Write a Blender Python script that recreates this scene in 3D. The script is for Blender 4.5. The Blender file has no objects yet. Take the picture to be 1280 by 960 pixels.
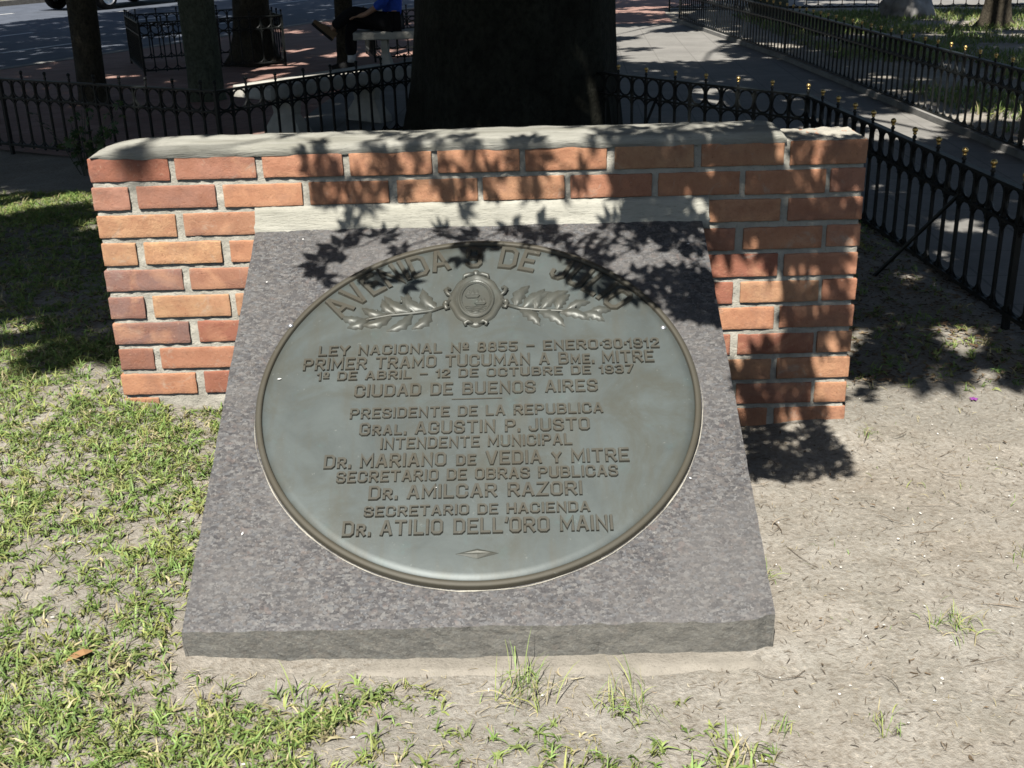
import bpy, bmesh, math, random
import numpy as np
from mathutils import Vector, Matrix, noise as mnoise

SC = bpy.context.scene
COL = SC.collection
PI = math.pi
R = math.radians

# ------------------------------------------------------------------ camera
CAM_LOC = Vector((0.111, -3.28, 0.593))
PITCH, YAW, ROLL, FPX = 0.380, -0.011, -0.028, 1442.5
fw = Vector((math.sin(YAW) * math.cos(PITCH), math.cos(YAW) * math.cos(PITCH), -math.sin(PITCH)))
rt = Vector((math.cos(YAW), -math.sin(YAW), 0))
up = rt.cross(fw)
rt2 = math.cos(ROLL) * rt + math.sin(ROLL) * up
up2 = -math.sin(ROLL) * rt + math.cos(ROLL) * up
cam_d = bpy.data.cameras.new('camera')
cam_d.sensor_width = 36.0
cam_d.lens = 36.0 * FPX / 1280.0
cam_d.clip_start = 0.05
cam_d.clip_end = 3000
cam = bpy.data.objects.new('camera', cam_d)
COL.objects.link(cam)
m = Matrix((rt2, up2, -fw)).transposed().to_4x4()
m.translation = CAM_LOC
cam.matrix_world = m
SC.camera = cam

# ------------------------------------------------------------------ light and exposure
SUN_EL, SUN_AZ = R(54), R(196)          # azimuth clockwise from +Y
SV = Vector((math.sin(SUN_AZ) * math.cos(SUN_EL), math.cos(SUN_AZ) * math.cos(SUN_EL), math.sin(SUN_EL)))
sd = bpy.data.lights.new('sun', 'SUN')
sd.energy = 5.0
sd.angle = R(0.53)
sd.color = (1.0, 0.965, 0.91)
so = bpy.data.objects.new('sun', sd)
COL.objects.link(so)
so.rotation_euler = SV.to_track_quat('Z', 'Y').to_euler()
so.location = (0, -20, 40)
W = bpy.data.worlds.new('World')
SC.world = W
W.use_nodes = True
wn = W.node_tree
sky = wn.nodes.new('ShaderNodeTexSky')
sky.sky_type = 'NISHITA'
sky.sun_disc = False
sky.sun_elevation = SUN_EL
sky.sun_rotation = SUN_AZ
wn.nodes['Background'].inputs['Strength'].default_value = 0.05
wn.links.new(sky.outputs['Color'], wn.nodes['Background'].inputs['Color'])
SC.view_settings.view_transform = 'Standard'
SC.view_settings.look = 'None'
SC.view_settings.exposure = 0.72
SC.view_settings.gamma = 1.0
SC.view_settings.use_curve_mapping = False
SC.render.engine = 'CYCLES'
SC.cycles.use_denoising = True
SC.cycles.max_bounces = 6
SC.cycles.diffuse_bounces = 0
SC.cycles.filter_width = 1.6

# ------------------------------------------------------------------ helpers
def srgb(r, g, b):
    f = lambda c: (c / 255 / 12.92) if c / 255 <= 0.04045 else ((c / 255 + 0.055) / 1.055) ** 2.4
    return (f(r), f(g), f(b), 1)

class NT:
    def __init__(s, name):
        s.m = bpy.data.materials.new(name)
        s.m.use_nodes = True
        s.t = s.m.node_tree
        s.b = s.t.nodes['Principled BSDF']
        s.co = s.t.nodes.new('ShaderNodeTexCoord').outputs['Object']
    def n(s, typ, **kw):
        nd = s.t.nodes.new(typ)
        for k, v in kw.items():
            if k.startswith('i_'):
                nd.inputs[k[2:].replace('_', ' ')].default_value = v
            else:
                setattr(nd, k, v)
        return nd
    def l(s, a, b):
        s.t.links.new(a, b)
    def noise(s, scale, detail=4, rough=0.6, co=None, dist=0.0):
        nd = s.n('ShaderNodeTexNoise')
        nd.inputs['Scale'].default_value = scale
        nd.inputs['Detail'].default_value = detail
        nd.inputs['Roughness'].default_value = rough
        nd.inputs['Distortion'].default_value = dist
        s.l(co or s.co, nd.inputs['Vector'])
        return nd.outputs['Fac']
    def vor(s, scale, out='Color', feature='F1', co=None):
        nd = s.n('ShaderNodeTexVoronoi', feature=feature)
        nd.inputs['Scale'].default_value = scale
        s.l(co or s.co, nd.inputs['Vector'])
        return nd.outputs[out]
    def ramp(s, fac, stops):
        nd = s.n('ShaderNodeValToRGB')
        e = nd.color_ramp.elements
        while len(e) < len(stops):
            e.new(0.5)
        for i, (p, c) in enumerate(stops):
            e[i].position = p
            e[i].color = c if len(c) == 4 else (*c, 1)
        s.l(fac, nd.inputs['Fac'])
        return nd.outputs['Color']
    def mix(s, fac, a, b, mode='MIX'):
        nd = s.n('ShaderNodeMix', data_type='RGBA', blend_type=mode)
        for v, k in ((fac, 0), (a, 6), (b, 7)):
            if hasattr(v, 'is_output'):
                s.l(v, nd.inputs[k])
            elif k == 0:
                nd.inputs[0].default_value = v
            else:
                nd.inputs[k].default_value = v if len(v) == 4 else (*v, 1)
        return nd.outputs[2]
    def math(s, op, a, b=0.0, clamp=False):
        nd = s.n('ShaderNodeMath', operation=op, use_clamp=clamp)
        for v, k in ((a, 0), (b, 1)):
            if hasattr(v, 'is_output'):
                s.l(v, nd.inputs[k])
            else:
                nd.inputs[k].default_value = v
        return nd.outputs[0]
    def attr(s, name):
        return s.n('ShaderNodeAttribute', attribute_name=name).outputs
    def bump(s, h, strength=0.3, dist=0.01):
        nd = s.n('ShaderNodeBump')
        nd.inputs['Strength'].default_value = strength
        nd.inputs['Distance'].default_value = dist
        s.l(h, nd.inputs['Height'])
        s.l(nd.outputs['Normal'], s.b.inputs['Normal'])
    def done(s, col=None, rough=0.8, spec=0.3, metal=0.0):
        if col is not None:
            if hasattr(col, 'is_output'):
                s.l(col, s.b.inputs['Base Color'])
            else:
                s.b.inputs['Base Color'].default_value = col if len(col) == 4 else (*col, 1)
        if hasattr(rough, 'is_output'):
            s.l(rough, s.b.inputs['Roughness'])
        else:
            s.b.inputs['Roughness'].default_value = rough
        s.b.inputs['Specular IOR Level'].default_value = spec
        s.b.inputs['Metallic'].default_value = metal
        return s.m

class MB:
    """collects geometry, then links it as ONE mesh object"""
    def __init__(s):
        s.v, s.f, s.c = [], [], []
        s.col = (1, 1, 1, 1)
    def add(s, vs, fs):
        o = len(s.v)
        s.v += [tuple(p) for p in vs]
        s.f += [tuple(i + o for i in f) for f in fs]
        s.c += [s.col] * len(vs)
    def box(s, c, h, M=None):
        vs = [Vector((sx * h[0], sy * h[1], sz * h[2])) for sx in (-1, 1) for sy in (-1, 1) for sz in (-1, 1)]
        if M is not None:
            vs = [M @ p for p in vs]
        s.add([p + Vector(c) for p in vs], [(0, 1, 3, 2), (4, 6, 7, 5), (0, 4, 5, 1), (2, 3, 7, 6), (0, 2, 6, 4), (1, 5, 7, 3)])
    def bar(s, a, b, w, h, ref=(0, 0, 1)):
        """box section bar from a to b"""
        a, b = Vector(a), Vector(b)
        d = (b - a).normalized()
        r = Vector(ref)
        x = d.cross(r)
        if x.length < 1e-4:
            x = d.cross(Vector((1, 0, 0)))
        x.normalize()
        y = x.cross(d)
        vs = []
        for p in (a, b):
            for sx, sy in ((-1, -1), (1, -1), (1, 1), (-1, 1)):
                vs.append(p + x * sx * w / 2 + y * sy * h / 2)
        s.add(vs, [(0, 3, 2, 1), (4, 5, 6, 7), (0, 1, 5, 4), (1, 2, 6, 5), (2, 3, 7, 6), (3, 0, 4, 7)])
    def tube(s, pts, rad, n=8, cap=True, closed=False):
        pts = [Vector(p) for p in pts]
        N = len(pts)
        if not hasattr(rad, '__len__'):
            rad = [rad] * N
        vs, fs = [], []
        nx = None
        for i in range(N):
            if closed:
                d = pts[(i + 1) % N] - pts[i - 1]
            else:
                d = pts[min(i + 1, N - 1)] - pts[max(i - 1, 0)]
            d.normalize()
            if nx is None:
                nx = d.orthogonal().normalized()
            nx = (nx - d * nx.dot(d)).normalized()
            ny = d.cross(nx)
            for k in range(n):
                a = 2 * PI * k / n
                vs.append(pts[i] + (nx * math.cos(a) + ny * math.sin(a)) * rad[i])
        for i in range(N if closed else N - 1):
            j = (i + 1) % N
            for k in range(n):
                fs.append((i * n + k, i * n + (k + 1) % n, j * n + (k + 1) % n, j * n + k))
        if cap and not closed:
            fs.append(tuple(range(n - 1, -1, -1)))
            fs.append(tuple((N - 1) * n + k for k in range(n)))
        s.add(vs, fs)
    def lathe(s, prof, n=24, M=None, cap=False):
        vs, fs = [], []
        for r, z in prof:
            for k in range(n):
                a = 2 * PI * k / n
                vs.append(Vector((r * math.cos(a), r * math.sin(a), z)))
        if M is not None:
            vs = [M @ p for p in vs]
        for i in range(len(prof) - 1):
            for k in range(n):
                fs.append((i * n + k, i * n + (k + 1) % n, (i + 1) * n + (k + 1) % n, (i + 1) * n + k))
        if cap:
            fs.append(tuple((len(prof) - 1) * n + k for k in range(n)))
        s.add(vs, fs)
    def ball(s, c, r, n=10, m=6, sc=(1, 1, 1), M=None):
        vs, fs = [], []
        for i in range(m + 1):
            t = PI * i / m
            for k in range(n):
                a = 2 * PI * k / n
                p = Vector((r * sc[0] * math.sin(t) * math.cos(a), r * sc[1] * math.sin(t) * math.sin(a), -r * sc[2] * math.cos(t)))
                vs.append((M @ p if M is not None else p) + Vector(c))
        for i in range(m):
            for k in range(n):
                fs.append((i * n + k, i * n + (k + 1) % n, (i + 1) * n + (k + 1) % n, (i + 1) * n + k))
        s.add(vs, fs)
    def build(s, name, mat, parent=None, smooth=False, colors=False):
        me = bpy.data.meshes.new(name)
        me.from_pydata(s.v, [], s.f)
        me.materials.append(mat)
        if colors:
            a = me.color_attributes.new('col', 'FLOAT_COLOR', 'POINT')
            a.data.foreach_set('color', np.array(s.c, dtype=np.float32).ravel())
        if smooth:
            me.polygons.foreach_set('use_smooth', [True] * len(me.polygons))
        me.update()
        o = bpy.data.objects.new(name, me)
        COL.objects.link(o)
        if parent:
            o.parent = parent
        return o

def np_mesh(name, v, quads, mat, cols=None, parent=None, smooth=False):
    """fast mesh from arrays: v (N,3), quads (M,4)"""
    me = bpy.data.meshes.new(name)
    me.vertices.add(len(v))
    me.vertices.foreach_set('co', np.asarray(v, np.float32).ravel())
    q = np.asarray(quads, np.int32)
    me.loops.add(q.size)
    me.loops.foreach_set('vertex_index', q.ravel())
    me.polygons.add(len(q))
    me.polygons.foreach_set('loop_start', np.arange(0, q.size, q.shape[1], dtype=np.int32))
    me.update(calc_edges=True)
    me.validate()
    if cols is not None:
        a = me.color_attributes.new('col', 'FLOAT_COLOR', 'POINT')
        a.data.foreach_set('color', np.asarray(cols, np.float32).ravel())
    if smooth:
        me.polygons.foreach_set('use_smooth', [True] * len(me.polygons))
    me.materials.append(mat)
    o = bpy.data.objects.new(name, me)
    COL.objects.link(o)
    if parent:
        o.parent = parent
    return o

def tag(o, label=None, cat=None, group=None, kind=None):
    if label: o['label'] = label
    if cat: o['category'] = cat
    if group: o['group'] = group
    if kind: o['kind'] = kind
    return o

def thing(name, label, cat, loc=(0, 0, 0), rz=0, group=None):
    o = bpy.data.objects.new(name, None)
    o.empty_display_size = 0.1
    COL.objects.link(o)
    o.location = loc
    o.rotation_euler = (0, 0, rz)
    return tag(o, label, cat, group)

def copy_tree(o, parent=None):
    c = o.copy()
    COL.objects.link(c)
    if parent:
        c.parent = parent
    for ch in [x for x in COL.objects if x.parent == o]:
        copy_tree(ch, c)
    return c

def fbm(x, y, z=0.0, s=1.0, o=4):
    return mnoise.fractal(Vector((x * s, y * s, z)), 1.0, 2.0, o)

rng = np.random.default_rng(11)
random.seed(5)
G = -0.87                                 # pavement level; the wall's top brick edge is z = 0
HW, BP, BC, BH, WD = 1.1167, 0.25, 0.08194, 0.0665, 0.20
RD = Vector((0.42, 0.9075, 0))            # direction of the avenue
RN = Vector((-0.9075, 0.42, 0))           # across it

def gz(x, y):
    """height of the ground inside the railings"""
    z = -0.885 + 0.16 * math.exp(-(((x + 1.4) / 0.9) ** 2 + ((y - 0.3) / 1.2) ** 2))
    z -= 0.020 * math.exp(-((x / 0.85) ** 4 + ((y + 1.25) / 0.45) ** 2))
    z += 0.035 * math.exp(-(((x - 1.05) / 0.22) ** 2 + ((y - 0.05) / 0.25) ** 2))
    z += 0.012 * fbm(x, y, 0.3, 1.3, 3) * min(1, abs(y + 1.2) + max(0, abs(x) - 0.6) * 2)
    return z

# ------------------------------------------------------------------ materials
def mat_soil():
    t = NT('soil')
    big = t.noise(1.6, 5, 0.6)
    mid = t.noise(9, 6, 0.7)
    fine = t.noise(70, 5, 0.7)
    gr = t.noise(320, 3, 0.8)
    c = t.ramp(big, [(0.3, (0.345, 0.31, 0.257)), (0.5, (0.41, 0.38, 0.325)), (0.7, (0.47, 0.445, 0.39))])
    c = t.mix(t.math('MULTIPLY', t.ramp(mid, [(0.35, (0.7,) * 3), (0.62, (0,) * 3)]), 0.8), c, (0.27, 0.23, 0.18, 1))
    c = t.mix(t.ramp(t.noise(3.1, 6, 0.7, dist=0.7), [(0.48, (0,) * 3), (0.66, (0.75,) * 3)]), c, (0.27, 0.25, 0.205, 1))
    c = t.mix(t.ramp(t.noise(1.05, 5, 0.65, dist=0.5), [(0.46, (0,) * 3), (0.62, (0.7,) * 3)]), c, (0.285, 0.268, 0.228, 1))
    c = t.mix(t.ramp(fine, [(0.38, (0.6,) * 3), (0.5, (0,) * 3)]), c, (0.22, 0.185, 0.14, 1))
    c = t.mix(t.ramp(fine, [(0.56, (0,) * 3), (0.68, (0.55,) * 3)]), c, (0.60, 0.53, 0.43, 1))
    c = t.mix(t.ramp(gr, [(0.66, (0,) * 3), (0.72, (0.7,) * 3)]), c, (0.68, 0.62, 0.52, 1))
    h = t.math('ADD', t.math('MULTIPLY', mid, 1.2), t.math('ADD', fine, t.math('MULTIPLY', gr, 0.4)))
    t.bump(h, 0.75, 0.012)
    return t.done(c, 0.95, 0.15)

def mat_grass(name, dark=1.0):
    t = NT(name)
    a = t.attr('col')['Color']
    c = t.mix(t.math('MULTIPLY', t.noise(60, 2), 0.35), a, (0.05, 0.06, 0.015, 1))
    m = t.done(c, 0.55, 0.3)
    # a thin blade lets some light through
    tr = t.n('ShaderNodeBsdfTranslucent')
    t.l(a, tr.inputs['Color'])
    mx = t.n('ShaderNodeMixShader')
    mx.inputs[0].default_value = 0.28
    t.l(t.b.outputs[0], mx.inputs[1])
    t.l(tr.outputs[0], mx.inputs[2])
    t.l(mx.outputs[0], t.t.nodes['Material Output'].inputs['Surface'])
    return m

def mat_brick():
    t = NT('fired_clay_brick')
    a = t.attr('col')['Color']
    n1 = t.noise(16, 5, 0.7)
    n2 = t.noise(120, 4, 0.7)
    n3 = t.noise(5, 3, 0.6, dist=1.5)
    c = t.mix(t.ramp(n1, [(0.35, (0.55,) * 3), (0.6, (0,) * 3)]), a, (0.34, 0.145, 0.085, 1))
    c = t.mix(t.ramp(n3, [(0.55, (0,) * 3), (0.72, (0.6,) * 3)]), c, (0.62, 0.34, 0.20, 1))
    c = t.mix(t.ramp(n2, [(0.6, (0,) * 3), (0.72, (0.6,) * 3)]), c, (0.55, 0.37, 0.26, 1))
    c = t.mix(t.ramp(n2, [(0.28, (0.6,) * 3), (0.4, (0,) * 3)]), c, (0.16, 0.06, 0.04, 1))
    c = t.mix(t.ramp(t.noise(9, 6, 0.75, dist=0.8), [(0.58, (0,) * 3), (0.70, (0.55,) * 3)]), c, (0.50, 0.44, 0.35, 1))
    c = t.mix(t.ramp(t.noise(6.5, 5, 0.7), [(0.30, (0.55,) * 3), (0.48, (0,) * 3)]), c, (0.24, 0.135, 0.105, 1))
    t.bump(t.math('ADD', t.math('ADD', n2, t.noise(420, 3, 0.8)), t.math('MULTIPLY', n1, 1.0)), 0.6, 0.004)
    return t.done(c, 0.92, 0.15)

def mat_mortar(name, base, dirt=0.5, streak=False):
    t = NT(name)
    if streak:
        mp = t.n('ShaderNodeMapping')
        mp.inputs['Scale'].default_value = (0.22, 1.6, 1.6)
        t.l(t.co, mp.inputs['Vector'])
        t.co = mp.outputs[0]
    n1 = t.noise(11, 5, 0.65)
    n2 = t.noise(140, 4, 0.75)
    n3 = t.noise(4, 4, 0.6)
    b = Vector(base)
    c = t.ramp(n1, [(0.3, tuple(b * 0.72)), (0.6, tuple(b))])
    c = t.mix(t.ramp(n2, [(0.3, (0.7,) * 3), (0.45, (0,) * 3)]), c, tuple(b * 0.45))
    c = t.mix(t.ramp(n3, [(0.5, (0,) * 3), (0.7, (dirt,) * 3)]), c, (0.17, 0.165, 0.125, 1))
    t.bump(t.math('ADD', n2, t.math('MULTIPLY', n1, 2)), 0.7, 0.006)
    return t.done(c, 0.95, 0.15)

def mat_granite(name, tint=(1, 1, 1), rough_face=False):
    t = NT(name)
    mpg = t.n('ShaderNodeMapping')
    mpg.inputs['Scale'].default_value = (0.62, 1, 1)
    t.l(t.co, mpg.inputs['Vector'])
    v1 = t.vor(160, 'Color', co=mpg.outputs[0])
    sep = t.n('ShaderNodeSeparateColor')
    t.l(v1, sep.inputs[0])
    v2 = t.vor(300, 'Color')
    sep2 = t.n('ShaderNodeSeparateColor')
    t.l(v2, sep2.inputs[0])
    big = t.noise(3.5, 4, 0.6)
    k = Vector(tint)
    S = lambda r, g, b: (r * k.x, g * k.y, b * k.z)
    c = t.ramp(sep.outputs[0], [(0.0, S(0.058, 0.055, 0.056)), (0.3, S(0.088, 0.083, 0.083)), (0.55, S(0.122, 0.108, 0.099)), (0.8, S(0.108, 0.108, 0.112)), (0.97, S(0.175, 0.165, 0.155))])
    c = t.mix(t.ramp(sep2.outputs[1], [(0.93, (0,) * 3), (0.97, (0.5,) * 3)]), c, S(0.26, 0.245, 0.23))
    c = t.mix(t.ramp(sep2.outputs[2], [(0.12, (0.6,) * 3), (0.2, (0,) * 3)]), c, S(0.04, 0.036, 0.036))
    mpf = t.n('ShaderNodeMapping')
    mpf.inputs['Scale'].default_value = (0.6, 1, 1)
    t.l(t.co, mpf.inputs['Vector'])
    c = t.mix(t.ramp(t.noise(85, 3, 0.6, co=mpf.outputs[0]), [(0.56, (0,) * 3), (0.66, (0.55,) * 3)]), c, S(0.20, 0.185, 0.172))
    c = t.mix(t.ramp(t.noise(38, 3, 0.6), [(0.60, (0,) * 3), (0.70, (0.4,) * 3)]), c, S(0.185, 0.135, 0.115))
    c = t.mix(t.ramp(big, [(0.42, (0,) * 3), (0.66, (0.4,) * 3)]), c, S(0.165, 0.152, 0.142))
    c = t.mix(t.ramp(t.noise(55, 4, 0.7), [(0.71, (0,) * 3), (0.76, (0.6,) * 3)]), c, (0.42, 0.40, 0.36, 1))
    if rough_face:
        c = t.mix(0.6, c, (0.150, 0.147, 0.130, 1))
        t.bump(t.math('ADD', t.noise(45, 5, 0.75), t.math('MULTIPLY', t.noise(13, 5, 0.7), 1.2)), 0.55, 0.006)
        return t.done(c, 0.95, 0.1)
    t.bump(t.noise(160, 3, 0.7), 0.16, 0.002)
    return t.done(c, t.ramp(t.noise(14, 4), [(0.3, (0.42,) * 3), (0.7, (0.62,) * 3)]), 0.35)

def mat_bronze(name, face, raise_=(0.15, 0.115, 0.07), amount=0.0, rough=0.5):
    t = NT(name)
    n1 = t.noise(7, 5, 0.65, dist=0.6)
    n2 = t.noise(60, 4, 0.7)
    # downward runs of weathering
    mp = t.n('ShaderNodeMapping')
    mp.inputs['Scale'].default_value = (9, 1.6, 3)
    t.l(t.co, mp.inputs['Vector'])
    n3 = t.noise(1.6, 5, 0.65, co=mp.outputs[0])
    b = Vector(face)
    c = t.ramp(n1, [(0.25, tuple(b * 0.78)), (0.5, tuple(b)), (0.75, tuple(b * 1.18))])
    c = t.mix(t.ramp(n3, [(0.5, (0,) * 3), (0.7, (0.6,) * 3)]), c, (b.x * 0.95, b.y * 0.8, b.z * 0.66))
    c = t.mix(t.ramp(t.noise(16, 3, 0.6), [(0.6, (0,) * 3), (0.75, (0.45,) * 3)]), c, (b.x * 1.0, b.y * 1.25, b.z * 1.25))
    c = t.mix(t.ramp(t.noise(4.2, 6, 0.7, dist=1.2), [(0.46, (0,) * 3), (0.66, (0.75,) * 3)]), c, (b.x * 0.84, b.y * 0.74, b.z * 0.62))
    c = t.mix(amount, c, raise_)
    c = t.mix(t.ramp(n2, [(0.66, (0,) * 3), (0.74, (0.35,) * 3)]), c, (0.3, 0.31, 0.28, 1))
    t.bump(n2, 0.12, 0.002)
    return t.done(c, rough, 0.5, 0.25)

def mat_simple(name, col, rough=0.6, spec=0.4, metal=0.0, var=0.25, scale=12, bump=0.0):
    t = NT(name)
    b = Vector(col)
    c = t.ramp(t.noise(scale, 4, 0.6), [(0.3, tuple(b * (1 - var))), (0.7, tuple(b * (1 + var)))])
    if bump:
        t.bump(t.noise(scale * 4, 4, 0.7), bump, 0.01)
    return t.done(c, rough, spec, metal)

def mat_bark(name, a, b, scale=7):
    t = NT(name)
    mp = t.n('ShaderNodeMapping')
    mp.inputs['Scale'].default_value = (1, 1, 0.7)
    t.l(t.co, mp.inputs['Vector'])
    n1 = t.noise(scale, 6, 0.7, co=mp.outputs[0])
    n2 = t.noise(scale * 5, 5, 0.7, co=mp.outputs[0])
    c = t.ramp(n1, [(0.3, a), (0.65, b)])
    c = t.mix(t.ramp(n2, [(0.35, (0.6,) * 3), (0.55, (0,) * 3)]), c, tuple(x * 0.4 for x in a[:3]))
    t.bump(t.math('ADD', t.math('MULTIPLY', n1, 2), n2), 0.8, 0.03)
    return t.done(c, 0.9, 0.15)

def mat_leaf():
    t = NT('leaf')
    a = t.attr('col')['Color']
    return t.done(a, 0.55, 0.35)

def mat_paving(name, c1, c2, mortar, w, h, rot, var=0.12):
    t = NT(name)
    mp = t.n('ShaderNodeMapping')
    mp.inputs['Rotation'].default_value = (0, 0, rot)
    t.l(t.co, mp.inputs['Vector'])
    br = t.n('ShaderNodeTexBrick')
    br.offset = 0.0
    br.inputs['Scale'].default_value = 1.0
    br.inputs['Brick Width'].default_value = w
    br.inputs['Row Height'].default_value = h
    br.inputs['Mortar Size'].default_value = 0.006
    br.inputs['Color1'].default_value = (*c1, 1)
    br.inputs['Color2'].default_value = (*c2, 1)
    br.inputs['Mortar'].default_value = (*mortar, 1)
    t.l(mp.outputs[0], br.inputs['Vector'])
    c = t.mix(t.ramp(t.noise(2.2, 5, 0.65), [(0.35, (0.55,) * 3), (0.65, (0,) * 3)]), br.outputs['Color'], tuple(x * 0.6 for x in c1))
    c = t.mix(t.ramp(t.noise(40, 4, 0.7), [(0.55, (0,) * 3), (0.75, (0.4,) * 3)]), c, tuple(min(1, x * 1.5) for x in c1))
    t.bump(t.noise(60, 4), 0.3, 0.004)
    return t.done(c, 0.85, 0.25)

M = {}
M['soil'] = mat_soil()
M['grass'] = mat_grass('grass_blade')
M['brick'] = mat_brick()
M['mortar'] = mat_mortar('mortar_joint', (0.52, 0.49, 0.41), 0.35)
M['cap'] = mat_mortar('mortar_cap', (0.40, 0.39, 0.335), 0.9, True)
M['bed'] = mat_mortar('mortar_bed', (0.50, 0.485, 0.41), 0.5, True)
M['granite'] = mat_granite('polished_granite', (0.87, 0.895, 0.90))
M['granite_rough'] = mat_granite('split_granite', (1.62, 1.62, 1.45), True)
M['footing'] = mat_mortar('footing_concrete', (0.33, 0.30, 0.25), 0.5)
M['bronze'] = mat_bronze('weathered_bronze', (0.090, 0.104, 0.099))
M['bronze_rim'] = mat_bronze('bronze_rim', (0.074, 0.08, 0.066), (0.074, 0.060, 0.040), 0.6, 0.65)
M['bronze_letter'] = mat_bronze('bronze_letter', (0.080, 0.088, 0.076), (0.072, 0.058, 0.040), 0.5, 0.5)
M['bronze_relief'] = mat_bronze('bronze_relief', (0.084, 0.096, 0.086), (0.085, 0.07, 0.052), 0.3, 0.45)
M['iron'] = mat_simple('black_painted_iron', (0.008, 0.0095, 0.009), 0.5, 0.3, 0, 0.4, 20)
M['brass'] = mat_simple('brass_finial', (0.62, 0.43, 0.16), 0.3, 0.5, 0.85, 0.2, 30)
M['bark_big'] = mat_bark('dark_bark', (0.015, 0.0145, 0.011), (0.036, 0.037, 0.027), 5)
M['bark_green'] = mat_bark('greenish_bark', (0.07, 0.08, 0.055), (0.15, 0.16, 0.115), 9)
M['bark_brown'] = mat_bark('brown_bark', (0.04, 0.034, 0.025), (0.10, 0.085, 0.06), 9)
M['leaf'] = mat_leaf()
M['litter'] = mat_simple('dry_litter', (0.1, 0.08, 0.055), 0.9, 0.1)
t = NT('litter_by_piece'); M['piece'] = t.done(t.attr('col')['Color'], 0.85, 0.2)
M['path'] = mat_paving('grey_paving', (0.27, 0.258, 0.235), (0.25, 0.24, 0.218), (0.18, 0.17, 0.155), 0.4, 0.4, 0.05)
M['tile'] = mat_paving('red_tile', (0.36, 0.21, 0.17), (0.42, 0.27, 0.22), (0.24, 0.17, 0.14), 0.2, 0.2, 0.43)
M['asphalt'] = mat_simple('asphalt', (0.095, 0.107, 0.13), 0.85, 0.3, 0, 0.2, 3, 0.3)
M['paint'] = mat_simple('road_paint', (0.62, 0.62, 0.6), 0.7, 0.3, 0, 0.15, 9)
M['kerb'] = mat_simple('kerb_stone', (0.28, 0.27, 0.25), 0.85, 0.2, 0, 0.2, 8, 0.3)
M['concrete'] = mat_simple('bench_concrete', (0.50, 0.48, 0.42), 0.85, 0.2, 0, 0.22, 7, 0.4)
M['rock'] = mat_simple('boulder', (0.30, 0.29, 0.27), 0.9, 0.2, 0, 0.5, 5, 0.6)
M['lawn'] = mat_simple('lawn_soil', (0.10, 0.10, 0.04), 0.95, 0.1, 0, 0.6, 2.2, 0.5)
M['skin'] = mat_simple('skin', (0.42, 0.25, 0.17), 0.5, 0.4, 0, 0.06, 20)
M['blue'] = mat_simple('blue_cloth', (0.04, 0.10, 0.55), 0.85, 0.2, 0, 0.15, 20, 0.2)
M['trouser'] = mat_simple('black_cloth', (0.012, 0.012, 0.014), 0.9, 0.2, 0, 0.2, 20, 0.2)
M['sock'] = mat_simple('white_sock', (0.7, 0.7, 0.7), 0.9, 0.2, 0, 0.06)
M['shoe'] = mat_simple('tan_leather', (0.20, 0.13, 0.07), 0.6, 0.3, 0, 0.1)
M['sole'] = mat_simple('black_rubber', (0.012, 0.012, 0.012), 0.8, 0.3, 0, 0.1)
M['hair'] = mat_simple('dark_hair', (0.02, 0.014, 0.01), 0.5, 0.4, 0, 0.3, 60)
M['carpaint'] = mat_simple('dark_green_car_paint', (0.02, 0.05, 0.04), 0.25, 0.6, 0, 0.05)
M['glass'] = mat_simple('tinted_glass', (0.02, 0.025, 0.03), 0.08, 0.6, 0, 0.05)
M['chrome'] = mat_simple('wheel_alloy', (0.55, 0.56, 0.58), 0.35, 0.5, 0.8, 0.1)
M['lampglass'] = mat_simple('lamp_glass', (0.5, 0.04, 0.03), 0.2, 0.5, 0, 0.05)
M['flower'] = mat_simple('purple_petal', (0.25, 0.06, 0.28), 0.6, 0.3, 0, 0.1)

# ------------------------------------------------------------------ ground and pavements
def axis(lo, hi, step, far):
    a = list(np.arange(lo, hi + 1e-6, step))
    d, x = step, hi
    while x < far:
        d *= 1.28; x += d; a.append(x)
    d, x = step, lo
    while x > -far:
        d *= 1.28; x -= d; a.insert(0, x)
    return np.array(a)

xs, ys = axis(-3.0, 2.3, 0.03, 900), axis(-2.6, 3.5, 0.03, 900)
gv = np.zeros((len(ys), len(xs), 3))
for j, y in enumerate(ys):
    for i, x in enumerate(xs):
        z = gz(x, y)
        if -3 <= x <= 2.3 and -2.6 <= y <= 3.5:
            z += 0.006 * fbm(x, y, 2.0, 9, 3) + 0.0025 * fbm(x, y, 5.0, 34, 2)
        if x * RN.x + y * RN.y > 9.5 and y > 0:
            z = G - 0.3
        elif y > 4.0 or x > 2.1 or abs(x) > 4 or y < -4:
            z = min(z, G - 0.008)
        gv[j, i] = (x, y, z)
nx, ny = len(xs), len(ys)
idx = np.arange(nx * ny).reshape(ny, nx)
q = np.stack([idx[:-1, :-1], idx[:-1, 1:], idx[1:, 1:], idx[1:, :-1]], -1).reshape(-1, 4)
tag(np_mesh('ground', gv.reshape(-1, 3), q, M['soil'], smooth=True), kind='structure')

def sheet(name, pts, z, mat, thick=0.0):
    mb = MB()
    n = len(pts)
    if thick:
        mb.add([(x, y, z) for x, y in pts] + [(x, y, z - thick) for x, y in pts],
               [tuple(range(n))] + [(i, i + n, (i + 1) % n + n, (i + 1) % n) for i in range(n)])
    else:
        mb.add([(x, y, z) for x, y in pts], [tuple(range(n))])
    return tag(mb.build(name, mat), kind='structure')

def rp(n, s):
    p = RN * n + RD * s
    return (p.x, p.y)

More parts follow.
